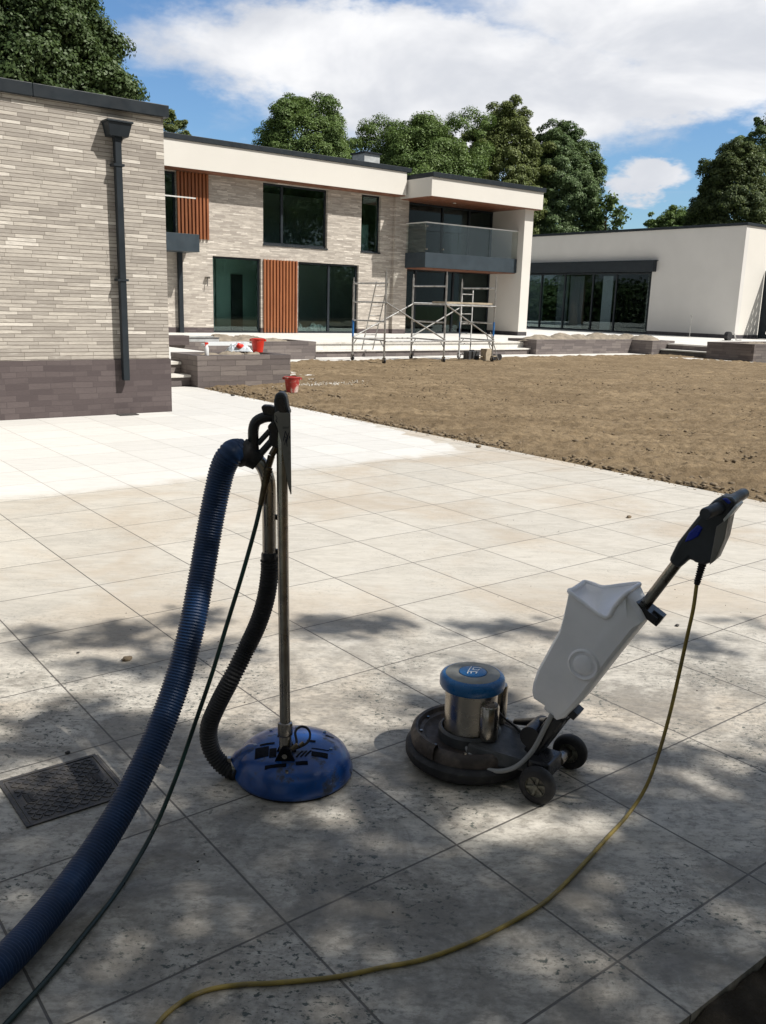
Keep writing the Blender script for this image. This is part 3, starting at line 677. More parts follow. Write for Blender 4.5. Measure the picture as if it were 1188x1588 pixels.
for x_, z_s in ((23.24, 3.72), (23.24, 4.58), (24.1, 3.75)): MB().cyl((x_, 27.53, z_s), (x_, 27.62, z_s), .035, seg=10).build('glass_clamp', 'chrome', bl)
lt = aty(397 / 4.57 + 600, 270 / 4.57 + 250, 27.8); MB().cyl((24.9, 27.9, 5.575), (24.9, 27.9, 5.598), .06, seg=12).build('downlight', 'white_rail', hs)
MB().box(23.4, 28.2, YH + .85, YH + .88, 3.4, 5.59).build('room_darkener', 'dark_wall', hs)  # dark sheet added behind the bay glass to hide the sunlit room
c0 = Vector((19.2, YH + .55, .45)); b = MB(); r_ = random.Random(12)
for k in range(7): b.blob((c0.x - .55 + k * .19, c0.y + r_.uniform(-.1, .1), .50), (.16, .13, .07 + .22 * r_.random()), k + 40, .35, 2)
tag(b.build('dust_sheet', 'white_plastic', origin=c0), 'crumpled white sheet heaped on the floor behind the right hand glazed doors', 'dust sheet')
# wall tap light
wl = aty(322, 432, YH - .05); b = MB(); b.box(wl.x - .08, wl.x + .05, YH - .14, YH - .002, wl.z, wl.z + .06); b.tube([(wl.x - .02, YH - .1, wl.z), (wl.x - .05, YH - .12, wl.z - .25)], .018, 6); b.build('wall_tap', 'dark_steel', hs)

# ---------------- white wing on the right
wg = thing('white_wing', 'low white rendered building with long dark shutter box and glazed doors', 'building', (44, 30, 0))
XW = 40.3; WD = (29.45, 39.2, ZT, 4.1)
b = MB(); holed(b, 24.358, 45, .60, 5.70, [(WD[0], WD[1], .0, WD[3])], XW, XW + .3, axis='y'); b.build('wall', 'render_plaster', wg)
b = MB(); b.box(XW + .302, 47, 24.36, 24.66, .60, 5.698); b.build('end_wall', 'render_white', wg)
for q_ in ((XW - .01, XW + .2, 24.345, WD[0], .40, .598), (XW + .202, 47, 24.345, 24.5, .402, .597), (XW - .01, XW + .2, WD[1], 45, .40, .598)): MB().box(*q_).build('plinth', 'dark_plinth', wg)
b = MB(); b.box(XW - .06, 47.05, 24.29, 45.1, 5.70, 5.83); b.build('roof_trim', 'anthracite', wg, bevel=.01)
b = MB(); b.box(46, 46.3, 25, 45, .4, 5.6); b.box(XW + .31, 46, 44.7, 45, .4, 5.6); b.build('back_wall', 'dark_wall', wg)
b = MB(); b.box(XW + .31, 46, 24.8, 44.7, .35, .435); b.build('floor', 'room_floor', wg)
b = MB(); b.box(XW - .32, XW - .003, 29.2, 39.2, 3.62, 4.17); sh = b.build('shutter_box', 'anthracite', wg, bevel=.012)
b = MB(); b.box(XW - .36, XW - .003, 29.12, 39.2, 4.172, 4.20); b.build('box_lid', 'anthracite_light', sh)
f = window(wg, 'glazed_door', 29.47, 39.18, ZT + .01, 3.60, XW + .06, mulls=(31.75, 33.35, 35.4, 37.2), axis='y', fw=.09, glass='glass_dark')
for a0, a1, m__ in ((32.3, 33.0, 'white_board'), (34.35, 35.35, 'blind_grey'), (35.5, 36.3, 'blind_grey'), (37.4, 39.0, 'blind_grey')):
    MB().box(XW + .5, XW + .53, a0, a1, .46, 3.45).build('blind', m__, wg)
# perforated shutter door standing open on the end wall
b = MB(); hl = []
for k in range(7):
    z = .66 + .42 * k
    for y0 in (22.25, 22.75, 23.25, 23.75): hl.append((y0, y0 + .17, z, z + .13))
holed(b, 22.05, 24.33, ZT + .01, 3.70, hl, 42.35, 42.362, axis='y')
b.build('shutter_door', 'anthracite', wg)
# thin standpipe before the wing
pp = atz(1069, 524, ZT); b = MB(); b.cyl((38.9, pp.y * 38.9 / pp.x, ZT), (38.9, pp.y * 38.9 / pp.x, ZT + 1.05), .018, seg=8); b.cyl((38.9, pp.y * 38.9 / pp.x, ZT), (38.9, pp.y * 38.9 / pp.x, ZT + .05), .07, seg=10); b.obox((38.9, pp.y * 38.9 / pp.x, ZT + 1.03), (.05, 0, 0), (0, .05, 0), (0, 0, .03))
tag(b.build('standpipe', 'galv', origin=(38.9, pp.y * 38.9 / pp.x, ZT)), 'thin grey standpipe standing before the white wing wall', 'standpipe')

# ---------------- planters
def heaps(b, spots, seed):
    r_ = random.Random(seed)
    for (x_, y_, z_, rx, ry, rz) in spots:
        n_ = 14; vs = []; fs = []; m_ = 9
        for i in range(m_ + 1):
            t = i / m_
            for k in range(n_):
                a = 2 * math.pi * k / n_; q_ = 1 + .12 * math.sin(3 * a + seed) + r_.uniform(-.06, .06)
                vs.append((x_ + rx * 1.15 * (1 - t) * q_ * math.cos(a), y_ + ry * (1 - t) * q_ * math.sin(a), z_ + rz * .74 * math.sin(t * math.pi / 2) ** 1.1 + r_.uniform(-.028, .028)))
        for i in range(m_):
            for k in range(n_): fs.append((i * n_ + k, i * n_ + (k + 1) % n_, (i + 1) * n_ + (k + 1) % n_, (i + 1) * n_ + k))
        fs.append(tuple(range(m_ * n_, (m_ + 1) * n_))); b.add(vs, fs)
    return b
def planter(label, loc, polys, h, z0, spots, fillz, seed):
    t = thing('brick_planter', label, 'planter', loc)
    w_ = MB(); c_ = MB(); s_ = MB()
    for (x0, x1, y0, y1) in polys:
        th = .21
        for q_ in ((x0, x1, y0, y0 + th), (x0, x1, y1 - th, y1), (x0, x0 + th, y0 + th, y1 - th), (x1 - th, x1, y0 + th, y1 - th)):
            w_.box(*q_, z0, h - .075); c_.box(q_[0] - (.004 if q_[0] == x0 else 0), q_[1] + (.004 if q_[1] == x1 else 0), q_[2] - (.004 if q_[2] == y0 else 0), q_[3] + (.004 if q_[3] == y1 else 0), h - .073, h)
        s_.box(x0 + th, x1 - th, y0 + th, y1 - th, z0, fillz)
    w_.build('brick_wall', 'planter_brick', t); c_.build('coping', 'planter_brick', t)
    heaps(s_, spots, seed); s_.build('soil_fill', 'sand_heap', t, smooth=50)
    return t
planter('nearest brick planter beside the steps, holding red bucket and spray bottle', (8.25, 15.5, 0), [(7.264, 9.24, 14.944, 16.08)], .572, -.05,
        [(7.8, 15.5, .5, .35, .25, .1), (8.3, 15.65, .5, .35, .22, .13), (8.75, 15.6, .5, .3, .2, .1)], .53, 1)
planter('brick planter beside the long steps, behind the red bucket', (12, 22, 0), [(9.3, 14.05, 21.364, 22.9)], .49, -.05,
        [(11.3, 22.2, .44, .8, .5, .22), (12.5, 22.3, .44, .7, .5, .2), (10.3, 22.2, .44, .7, .5, .2), (13.3, 22.5, .44, .4, .3, .12)], .45, 2)
planter('long L shaped brick planter heaped with sandy earth before the white wing', (26, 22, 0), [(23.55, 28.88, 21.75, 23.15), (28.9, 30.3, 20.8, 23.15)], .515, -.05,
        [(24.4, 22.45, .45, .9, .5, .27), (25.5, 22.4, .45, .8, .5, .36), (26.6, 22.5, .45, .85, .5, .30), (27.7, 22.5, .45, .9, .5, .38), (28.4, 22.3, .45, .7, .45, .30), (29.6, 21.7, .45, .62, .75, .33), (29.5, 22.5, .45, .6, .5, .34)], .46, 3)
planter('brick planter at the right edge of the photo beyond the bare soil', (30, 17.6, 0), [(28.93, 33.5, 16.68, 18.5)], .60, -.05, [(30.6, 17.6, .54, .6, .5, .1), (32, 17.6, .54, .7, .5, .12)], .55, 4)

# ---------------- small things round the planters
def bucket(loc, mat, label, s=1.0, lean=0.):
    t = thing('bucket', label, 'bucket', loc)
    b = MB(); b.lathe([(.0, .004), (.105 * s, .004), (.108 * s, .0), (.145 * s, .26 * s), (.152 * s, .265 * s), (.155 * s, .285 * s), (.150 * s, .29 * s), (.141 * s, .282 * s), (.104 * s, .012), (0, .012)], seg=28, c=loc)
    b.build('body', mat, t, smooth=35)
    x, y, z = loc; h = []
    for i in range(13):
        a = math.pi * i / 12; h.append((x + .155 * s * math.cos(a) * .79, y - .155 * s * math.cos(a) * .61 - .05 * math.sin(a), z + .27 * s + .035 * math.sin(a)))
    MB().tube(h, .004, 6).build('handle', 'black_plastic', t)
    b = MB(); b.obox((x + .155 * s * .79, y - .155 * s * .61, z + .255 * s), (.02, 0, 0), (0, .02, 0), (0, 0, .02)); b.build('lug', mat, t); b = MB(); b.obox((x - .155 * s * .79, y + .155 * s * .61, z + .255 * s), (.02, 0, 0), (0, .02, 0), (0, 0, .02)); b.build('lug', mat, t)
    return t
bucket((9.034, 15.852, .572), 'red_bucket', 'clean bright red bucket standing on the brick planter coping', .92)
bucket((8.454, 13.613, .0), 'red_bucket_dusty', 'red bucket with white splashes standing on the bare soil', .95)
t = thing('spray_bottle', 'white trigger spray bottle standing on the planter coping', 'bottle', (7.5, 15.04, .572)); lx, ly, lz = 7.5, 15.04, .572
MB().lathe([(0, 0), (.036, 0), (.040, .01), (.040, .12), (.03, .16), (.014, .185), (.014, .2)], c=(lx, ly, lz), seg=16).build('body', 'white_plastic', t, smooth=40)
b = MB(); b.box(lx - .035, lx + .03, ly - .011, ly + .011, lz + .205, lz + .235); b.box(lx - .03, lx - .02, ly - .006, ly + .006, lz + .16, lz + .205); b.cyl((lx, ly, lz + .195), (lx, ly, lz + .21), .016, seg=10); b.build('trigger', 'red_bucket', t)
t = thing('plastic_bag', 'crumpled clear plastic bag with red print beside the red bucket', 'bag', (8.62, 15.88, .572))
b = MB(); r_ = random.Random(4); nx_, ny_ = 16, 10; G_ = {}
for i in range(nx_ + 1):
    for j in range(ny_ + 1):
        x_ = -.26 + .52 * i / nx_; y_ = -.12 + .24 * j / ny_; e_ = max(0, 1 - (abs(x_) / .27) ** 3) * max(0, 1 - (abs(y_) / .125) ** 3)
        G_[i, j] = (8.62 + x_ * .79, 15.88 - x_ * .4 + y_, .576 + e_ * (.17 + r_.uniform(-.035, .035)))
b.add([G_[i, j] for i in range(nx_ + 1) for j in range(ny_ + 1)], [(i * (ny_ + 1) + j, (i + 1) * (ny_ + 1) + j, (i + 1) * (ny_ + 1) + j + 1, i * (ny_ + 1) + j + 1) for i in range(nx_) for j in range(ny_)])
b.build('film', 'clear_plastic', t); MB().blob((8.60, 15.80, .70), (.07, .05, .05), 3, .3, 2).build('red_print', 'red_bucket', t, smooth=50)
gb = atz(277, 535.5, ZT); b = MB(); b.box(gb.x - .35, gb.x + .30, gb.y, gb.y + .35, ZT, ZT + .24)
tag(b.build('stone_block', 'grey_brick', bevel=.01, origin=(gb.x, gb.y, ZT)), 'dark grey block standing on the terrace beside the brick building corner', 'block')
sp = atz(300, 534, ZT); t = thing('trough', 'galvanised metal trough lying on the terrace behind the planter', 'trough', (sp.x, sp.y, ZT))
b = MB(); b.box(sp.x - .25, sp.x + .75, sp.y + .02, sp.y + .05, ZT, ZT + .16); b.box(sp.x - .25, sp.x + .75, sp.y + .35, sp.y + .38, ZT, ZT + .2); b.box(sp.x - .25, sp.x - .22, sp.y + .051, sp.y + .349, ZT, ZT + .18); b.box(sp.x + .72, sp.x + .75, sp.y + .051, sp.y + .349, ZT, ZT + .18); b.box(sp.x - .219, sp.x + .719, sp.y + .051, sp.y + .349, ZT, ZT + .02); b.build('pan', 'sheet_metal', t)
MB().box(sp.x - .27, sp.x + .77, sp.y + .0, sp.y + .06, ZT + .162, ZT + .18).build('rim', 'galv', t)
pk = atz(345, 536, ZT); b = MB(); b.box(pk.x - .5, pk.x + .9, pk.y, pk.y + .22, ZT, ZT + .045); b.box(pk.x - .4, pk.x + .8, pk.y + .02, pk.y + .2, ZT + .047, ZT + .09)
tag(b.build('plank_pile', 'white_board', origin=(pk.x, pk.y, ZT)), 'pale boards stacked flat on the terrace behind the near planter', 'boards')
heap = MB(); heaps(heap, [(13.4, 24.4, ZT, .5, .4, .15), (12.4, 24.0, ZT, .6, .4, .2)], 7)
tag(heap.build('sand_pile', 'sand_heap', smooth=50, origin=(12.9, 24.2, ZT)), 'low double heap of sand on the terrace before the house', 'sand heap')

# ---------------- manhole cover
t = thing('access_cover', 'square cast metal access cover set into the paving at left', 'manhole cover', (.803, 2.70, 0))
x0, x1, y0, y1 = .638, .966, 2.54, 2.862
b = MB()
for q_ in ((x0, x1, y0, y0 + .012), (x0, x1, y1 - .012, y1), (x0, x0 + .012, y0 + .012, y1 - .012), (x1 - .012, x1, y0 + .012, y1 - .012)): b.box(*q_, .001, .006)
b.build('frame', 'cast_iron', t)
b = MB(); b.box(x0 + .016, x1 - .016, y0 + .016, y1 - .016, .001, .004)
k = 15; s_ = (x1 - x0 - .05) / k
for i in range(k):
    for j in range(k):
        cx_, cy_ = x0 + .025 + s_ * (i + .5), y0 + .022 + s_ * (j + .5)
        if (abs(cx_ - (x0 + x1) / 2) > .10 and abs(cy_ - (y0 + y1) / 2) < .035): continue
        a = math.pi / 4 if (i + j) % 2 else -math.pi / 4
        b.obox((cx_, cy_, .0055), (math.cos(a) * s_ * .5, math.sin(a) * s_ * .5, 0), (-math.sin(a) * .0022, math.cos(a) * .0022, 0), (0, 0, .0016))
b.build('lid', 'cast_iron', t)
b = MB()
for sx in (x0 + .06, x1 - .06):
    b = MB(); b.obox((sx, (y0 + y1) / 2, .0052), (.018, 0, 0), (0, .03, 0), (0, 0, .0014)); b.obox((sx, (y0 + y1) / 2, .0072), (.004, 0, 0), (0, .02, 0), (0, 0, .0012))
    b.build('keyhole', 'black_rubber', t)

# ================================================================== SCAFFOLD TOWER
XA, XB, XC = 14.87, 17.02, 18.95
YN, YB = 19.25, 20.72
sc_ = thing('scaffold_tower', 'aluminium mobile scaffold tower on castors before the house steps', 'scaffold', (17, 20, 0))
for X_, htop in ((XA, (2.42, 2.18)), (XB, (2.42, 2.36)), (XC, (2.36, 2.30))):
    b = MB()
    b.cyl((X_, YN, .16), (X_, YN, htop[0]), .027, seg=10); b.cyl((X_, YB, .16), (X_, YB, htop[1]), .027, seg=10)
    for z in (.62, 1.12, 1.62, 2.12): b.cyl((X_, YN, z), (X_, YB, z), .022, seg=8)
    for s, yy in ((1, YN), (-1, YB)): b.cyl((X_, yy, .42), (X_, yy + s * .2, .62), .016, seg=6); b.cyl((X_, yy, htop[0] - .02 if s > 0 else htop[1] - .02), (X_, yy, (htop[0] if s > 0 else htop[1]) + .1), .015, seg=6)
    fr = b.build('end_frame', 'galv', sc_, smooth=40)
    if X_ != XB: MB().cyl((X_, YB, .66), (X_, YB, 1.12), .029, seg=10).build('blue_sleeve', 'galv_blue', fr)
    if X_ == XC: MB().cyl((X_, YN, .75), (X_, YN, 1.15), .029, seg=10).build('blue_sleeve', 'galv_blue', fr)
    for yy in (YN, YB):
        c_ = MB(); c_.cyl((X_ - .02, yy, .07), (X_ + .02, yy, .07), .07, seg=14); w_ = c_.build('castor', 'black_rubber', sc_, smooth=40)
        d_ = MB(); d_.cyl((X_, yy, .10), (X_, yy, .24), .018, seg=8); d_.obox((X_ - .032, yy, .11), (.005, 0, 0), (0, .03, 0), (0, 0, .05)); d_.obox((X_ + .032, yy, .11), (.005, 0, 0), (0, .03, 0), (0, 0, .05)); d_.obox((X_, yy, .155), (.037, 0, 0), (0, .03, 0), (0, 0, .008)); d_.build('fork', 'dark_steel', w_)
for a, c_ in (((XA, YB - .03, .66), (XB, YB - .03, 1.62)), ((XA, YN - .035, 1.62), (XB, YN - .035, .64)), ((XB, YN - .035, 1.60), (XC, YN - .035, .64)), ((XB, YB + .03, .66), (XC, YB + .03, 1.55)),
              ((XA, YN - .04, .60), (XB, YN - .04, .60)), ((XB, YN - .045, .60), (XC, YN - .045, .60)), ((XA, YB - .04, .62), (XB, YB - .04, .62)), ((XB, YN - .04, 1.60), (XC, YN - .04, 1.60)), ((XB, YB - .04, 1.64), (XC, YB - .04, 1.64))):
    MB().cyl(a, c_, .022, seg=8).build('brace', 'galv', sc_, smooth=40)
b = MB(); b.box(XB + .02, XC - .02, YN + .05, YN + .62, 1.645, 1.70); b.build('platform', 'beige_box', sc_)
def ladder(a, c_, wv, n, label, r=.02):
    a = Vector(a); c_ = Vector(c_); wv = Vector(wv)
    t = thing('ladder', label, 'ladder', a)
    for s in (-.5, .5): MB().tube([a + wv * s, c_ + wv * s], r, 6).build('rail', 'galv', t)
    b = MB()
    for i in range(n):
        p_ = a.lerp(c_, (i + .6) / n); b.cyl(p_ - wv * .5, p_ + wv * .5, .014, seg=6)
    b.build('rungs', 'galv', t)
ladder((16.42, 22.1, .214), (16.0, 20.9, 2.2), (.34, -.1, 0), 7, 'leaning aluminium ladder inside the left bay of the scaffold tower')
ladder((18.62, 20.1, .01), (19.1, 20.62, 2.06), (.34, -.12, 0), 7, 'leaning aluminium ladder inside the right bay of the scaffold tower')
# litter at the foot of the scaffold
c0 = atz(735, 559, 0); b = MB(); b.box(c0.x - .22, c0.x + .22, c0.y, c0.y + .25, 0.01, .27); t = thing('toolbox', 'grey toolbox on the path under the scaffold tower', 'toolbox', (c0.x, c0.y, 0)); b.build('body', 'deck_grey', t, bevel=.01)
MB().box(c0.x - .09, c0.x + .09, c0.y + .1, c0.y + .13, .275, .31).build('handle', 'black_plastic', t)
c0 = atz(757, 560, 0); b = MB(); b.box(c0.x - .14, c0.x + .14, c0.y, c0.y + .2, 0.01, .36); b.box(c0.x - .3, c0.x + .4, c0.y + .05, c0.y + .1, .12, .15)
tag(b.build('carton', 'beige_box', bevel=.005, origin=(c0.x, c0.y, 0)), 'beige carton standing by the front castor of the scaffold', 'box')
c0 = atz(769, 559, 0); t = thing('hand_truck', 'small two wheeled trolley lying beside the scaffold tower', 'trolley', (c0.x, c0.y, 0))
for dx in (-.1, .13):
    MB().cyl((c0.x + dx, c0.y - .03, .10), (c0.x + dx, c0.y + .03, .10), .095, seg=16).build('wheel', 'black_rubber', t, smooth=40)
b = MB(); b.cyl((c0.x - .1, c0.y, .10), (c0.x + .13, c0.y, .10), .015, seg=6); b.tube([(c0.x + .05, c0.y - .05, .02), (c0.x - .2, c0.y + .1, .85)], .016, 6); b.tube([(c0.x - .15, c0.y - .05, .02), (c0.x - .38, c0.y + .1, .82)], .016, 6); b.build('chassis', 'galv', t)
ts = atz(1110 - .0, 527, ZT); t = thing('hose_reel', 'small dark hose reel with pipes at the corner of the white wing', 'hose reel', (37.6, 37.6 * ts.y / ts.x, ZT)); hx, hy = 37.6, 37.6 * ts.y / ts.x + .75
hy = 22.6; hx = 36.9
MB().cyl((hx, hy - .09, ZT + .2), (hx, hy + .09, ZT + .2), .2, seg=18).build('drum', 'black_rubber', t)
b = MB(); b.tube([(hx, hy, ZT + .35), (hx + .5, hy, ZT + .3), (hx + .7, hy, ZT + .02), (hx + 1.1, hy, ZT + .03)], .03, 6); b.box(hx - .25, hx + .25, hy - .12, hy + .12, ZT, ZT + .02); b.build('pipe', 'galv', t)

# ================================================================== SURFACE CLEANER
CX, CY = 1.482, 2.364
cl = thing('surface_cleaner', 'blue domed rotary surface cleaner with upright steel handle on the shaded paving', 'surface cleaner', (CX, CY, 0))
prof = [(.196, .006), (.2035, .010), (.2045, .022), (.199, .036), (.195, .055), (.183, .078), (.163, .095), (.13, .107), (.09, .115), (.05, .119), (.0, .120)]
b = MB(); b.lathe(prof, c=(CX, CY, 0), seg=72); dome = b.build('dome', 'blue_dome', cl, smooth=60)
MB().lathe([(.185, .004), (.1975, .001), (.1975, .012), (.185, .012), (.185, .004)], c=(CX, CY, 0), seg=60).build('brush_skirt', 'black_rubber', dome, smooth=60)
def domez(r):
    for (r0, z0), (r1, z1) in zip(prof[3:], prof[4:]):
        if r1 <= r <= r0: return z0 + (z1 - z0) * (r0 - r) / (r0 - r1)
    return .12
RH = Vector((RT.x, RT.y, 0)).normalized(); FH = Vector((FW.x, FW.y, 0)).normalized()
def on_dome(a, f_, h=.0):                              # a to the right, f_ away from the camera
    r = math.hypot(a, f_); p_ = Vector((CX, CY, 0)) + RH * a + FH * f_; p_.z = domez(r) + h; return p_
def patch_(b, a, f_, wa, wf, ang=0., h=.0015, n_=6):
    vs = []; ca_, sa_ = math.cos(ang), math.sin(ang)
    for i in range(n_ + 1):
        for j in range(n_ + 1):
            u = (i / n_ - .5) * wa; v = (j / n_ - .5) * wf; vs.append(on_dome(a + u * ca_ - v * sa_, f_ + u * sa_ + v * ca_, h))
    b.add(vs, [(i * (n_ + 1) + j, (i + 1) * (n_ + 1) + j, (i + 1) * (n_ + 1) + j + 1, i * (n_ + 1) + j + 1) for i in range(n_) for j in range(n_)])
for q_ in ((-.100, -.068, .046, .058, .1), (-.062, -.078, .024, .05, .1), (-.088, -.022, .05, .012, .1), (-.045, -.142, .07, .014, .05), (.095, -.075, .055, .026, .05), (.095, -.045, .06, .005, .05),
           (.040, -.128, .04, .016, .2), (.028, -.085, .04, .006, 1.1), (.042, -.082, .04, .006, 1.1), (.056, -.078, .04, .006, 1.1), (-.045, .03, .03, .014, 0), (.06, .0, .03, .014, 0), (.12, .06, .03, .008, -.1)):
    b = MB(); patch_(b, *q_); b.build('warning_label', 'label_dark', dome)
for a_, f_ in ((-.13, -.02), (.13, -.03), (-.005, -.165), (.0, .11), (-.09, .09), (.10, .09)):
    p_ = on_dome(a_, f_); MB().cyl(p_ - Vector((0, 0, .003)), p_ + Vector((0, 0, .004)), .006, seg=6).build('dome_bolt', 'dark_steel', dome)
# hose port
pa = at(385, 1203, 2.99); pb = at(360, 1192, 3.0)
pa = Vector((CX, CY, .055)) - RH * .15 - FH * .02; pb = at(366, 1192, 3.02)
b = MB(); b.tube([pa + RH * .06 + Vector((0, 0, .005)), pa + RH * .01, pb.lerp(pa, .45), pb], [.05, .056, .05, .038], 24); b.build('hose_port', 'blue_dome', cl, smooth=50)
# pivot bracket, collar
b = MB()
for f_ in (-.122, -.074): b.prism([on_dome(-.052, f_, -.004), on_dome(.018, f_, -.004), on_dome(-.006, f_, .046), on_dome(-.028, f_, .046)], FH * .010)
b.build('pivot_bracket', 'label_dark', cl)
b = MB(); pc = on_dome(-.017, -.130, .022); b.cyl(pc, pc + FH * .075, .009, seg=10); b.build('pivot_bolt', 'dark_steel', cl, smooth=40)
polea = None; poleb = at(436.5, 630, 2.80)
polea = on_dome(-.018, -.092, .008); dirp = (poleb - polea).normalized()
b = MB(); b.tube([polea, polea + dirp * .06], [.021, .021], 16); b.tube([polea + dirp * .06, polea + dirp * .065, polea + dirp * .105, polea + dirp * .108], [.021, .025, .025, .021], 16); b.build('collar', 'chrome', cl, smooth=40)
b = MB(); b.tube([polea + dirp * .1, poleb], [.0178, .0178], 20); pole = b.build('pole', 'dark_steel', cl, smooth=40)
L_ = (poleb - polea).length
cap = [poleb - dirp * .05, poleb - dirp * .01, poleb + dirp * .02, poleb + dirp * .034, poleb + dirp * .04]
b = MB(); b.tube(cap, [.021, .022, .021, .015, .004], 18); b.build('pole_cap', 'grey_plastic', pole, smooth=60)
# small whip hose loop by the collar
d0 = 2.93
wp = spline([at(452, 1160, d0), at(460, 1152, d0), at(458, 1135, 2.96), at(466, 1127, 2.98), at(476, 1129, 2.98), at(481, 1138, 2.97), at(478, 1150, 2.95), at(466, 1158, 2.93), at(455, 1162, 2.93)], .006)
b = MB(); b.tube(wp, .0042, 8); wh = b.build('whip_hose', 'black_rubber', cl, smooth=60)
b = MB(); b.cyl(at(452, 1162, 2.92), at(462, 1156, 2.92), .009, seg=8); b.cyl(at(465, 1157, 2.93), at(471, 1152, 2.935), .007, seg=8); b.build('hose_fitting', 'brass', wh)
# plate: flat grey guard on the handle head
zp = Vector((FH.x, FH.y, 0))
def hd(u, v, off=0.): return atplane(u, v, poleb + FH * off, zp)
poly = [(425.5, 641), (431, 637.5), (450.5, 641), (451.2, 700), (452, 766), (450.8, 767.5), (447.5, 757), (443.5, 737), (440.0, 712), (436.2, 686), (430.5, 665), (425, 651)]
b = MB(); b.prism([hd(u, v, -.034) for u, v in poly], FH * .004); plate = b.build('guard_plate', 'plate_grey', cl, bevel=.0012)
# dark cheek behind the plate and rounded top
b = MB(); b.prism([hd(u, v, -.028) for u, v in ((424, 622), (427, 611), (433, 608.5), (440, 609), (444, 616), (447, 633), (450, 641), (445, 648), (436, 652), (427, 650))], FH * .052); b.build('head_shell', 'grey_plastic', cl, bevel=.006)
b = MB(); b.prism([hd(u, v, -.034) for u, v in ((430, 616), (440, 616), (444, 640), (434, 640), (431, 634))], FH * .004); b.build('slot_insert', 'black_plastic', cl)
# writing and marks on the plate: one small line and an emblem turned on its side
def text_mesh(s, size, ext=.0004):
    cu = bpy.data.curves.new('lettering', 'FONT'); cu.body = s; cu.size = size; cu.extrude = ext; cu.align_x = 'CENTER'; cu.align_y = 'CENTER'
    o = bpy.data.objects.new('lettering', cu); COL.objects.link(o); bpy.context.view_layer.update()
    me = bpy.data.meshes.new_from_object(o.evaluated_get(bpy.context.evaluated_depsgraph_get())); bpy.data.objects.remove(o); bpy.data.curves.remove(cu)
    return me
def put_text(s, size, centre, ex, ey, mat, parent, name='lettering', ext=.0004, local=False):
    me = text_mesh(s, size, ext); ex = Vector(ex).normalized(); ey = Vector(ey); ey = (ey - ex * ey.dot(ex)).normalized(); ez = ex.cross(ey)
    rl = Vector((0, 0, 0)) if local else root_loc(parent).location
    for v in me.vertices: v.co = Vector(centre) + ex * v.co.x + ey * v.co.y + ez * v.co.z - rl
    me.materials.clear(); me.materials.append(MATS[mat]); o = bpy.data.objects.new(name, me); COL.objects.link(o); o.parent = parent; return o
b = MB()
def stroke(b, pts, wd=.0016):
    for (u0, v0), (u1, v1) in zip(pts, pts[1:]):
        a = hd(u0, v0, -.0352); c_ = hd(u1, v1, -.0352); d_ = (c_ - a).normalized(); n_ = d_.cross(FH) * wd * .5; b.prism([a - n_, c_ - n_, c_ + n_, a + n_], FH * .001)
stroke(b, [(439.3, 684), (442.4, 668.5), (445.6, 676.5), (443.9, 687), (447.6, 671)], .0022); stroke(b, [(440.8, 677), (446.8, 681)], .002); stroke(b, [(441.2, 690), (443.4, 681), (445.5, 692.5)], .0018)
stroke(b, [(449.4, 676), (449.4, 680)], .003)
for k in range(7): stroke(b, [(438.6 + k * 1.35, 664.5 + (k % 2) * .8), (439.3 + k * 1.35, 661.2 + (k % 3) * .5)], .0009)
stroke(b, [(427.5, 644), (430, 649), (427.3, 652.5), (430.4, 656), (428, 651)], .0016)
b.build('emblem', 'print_dark', plate)
# black pistol grip loop and struts
gr = [hd(432, 634 + 14, .0), hd(418, 646, .0), hd(405, 649, .0), hd(396.5, 655, .0), hd(393, 667, .0), hd(393, 685, .0), hd(394, 703, .0), hd(396, 716, .0)]
b = MB(); b.tube(spline(gr, .008), .0172, 16); b.build('grip', 'black_plastic', cl, smooth=60)
b = MB(); b.tube([hd(400, 688, .0), hd(424, 662, .0)], .009, 10); b.tube([hd(401, 707, .0), hd(432, 672, .0)], .0115, 10); b.build('grip_strut', 'grey_plastic', cl, smooth=60)
b = MB(); b.prism([hd(u, v, -.02) for u, v in ((404.5, 632), (407, 628.5), (419, 629), (427, 632), (431, 640), (434, 660), (430, 668), (424, 660), (421, 646), (408, 642))], FH * .036); b.build('trigger_lever', 'black_plastic', cl, bevel=.008)
b = MB(); b.prism([hd(u, v, -.024) for u, v in ((420, 655), (428, 652), (433, 668), (438, 690), (437, 701), (431, 700), (425, 696), (419, 690), (416, 682), (418, 672), (414, 662))], FH * .04); b.build('trigger_valve', 'black_plastic', cl, bevel=.006)
# steel suction tube, cuff, brackets
st = spline([hd(390, 712, .0), hd(399, 714, .0), hd(408, 724, .0), hd(414.5, 741, .0), hd(417, 762, .0), hd(417.6, 800, .0), hd(418, 868, .0)], .012)
b = MB(); b.tube(st, .0232, 22); b.build('suction_tube', 'dark_steel', cl, smooth=60)
b = MB(); b.tube([hd(417.9, 856, .0), hd(418, 859, 0), hd(418, 872, .0), hd(418, 874, 0)], [.0245, .0275, .0275, .024], 20); b.build('tube_collar', 'black_plastic', cl, smooth=40)
for v in (802, 855):
    b = MB(); b.obox(hd(429.5, v, 0), RH * .011, FH * .006, Vector((0, 0, .008))); b.build('tube_bracket', 'black_plastic', cl)
b = MB(); b.obox(hd(430, 866, 0), RH * .008, FH * .008, Vector((0, 0, .006))); b.build('tube_bracket', 'black_plastic', cl)
cu_ = spline([hd(374, 701, .0), hd(381, 704, .0), hd(391, 710, 0), hd(401, 718, 0)], .006); b = MB(); b.tube(cu_, list(np.interp(np.linspace(0, 1, len(cu_)), [0, .08, .35, .5, 1], [.0455, .047, .046, .036, .028])), 24); b.build('hose_cuff', 'black_rubber', cl, smooth=50)
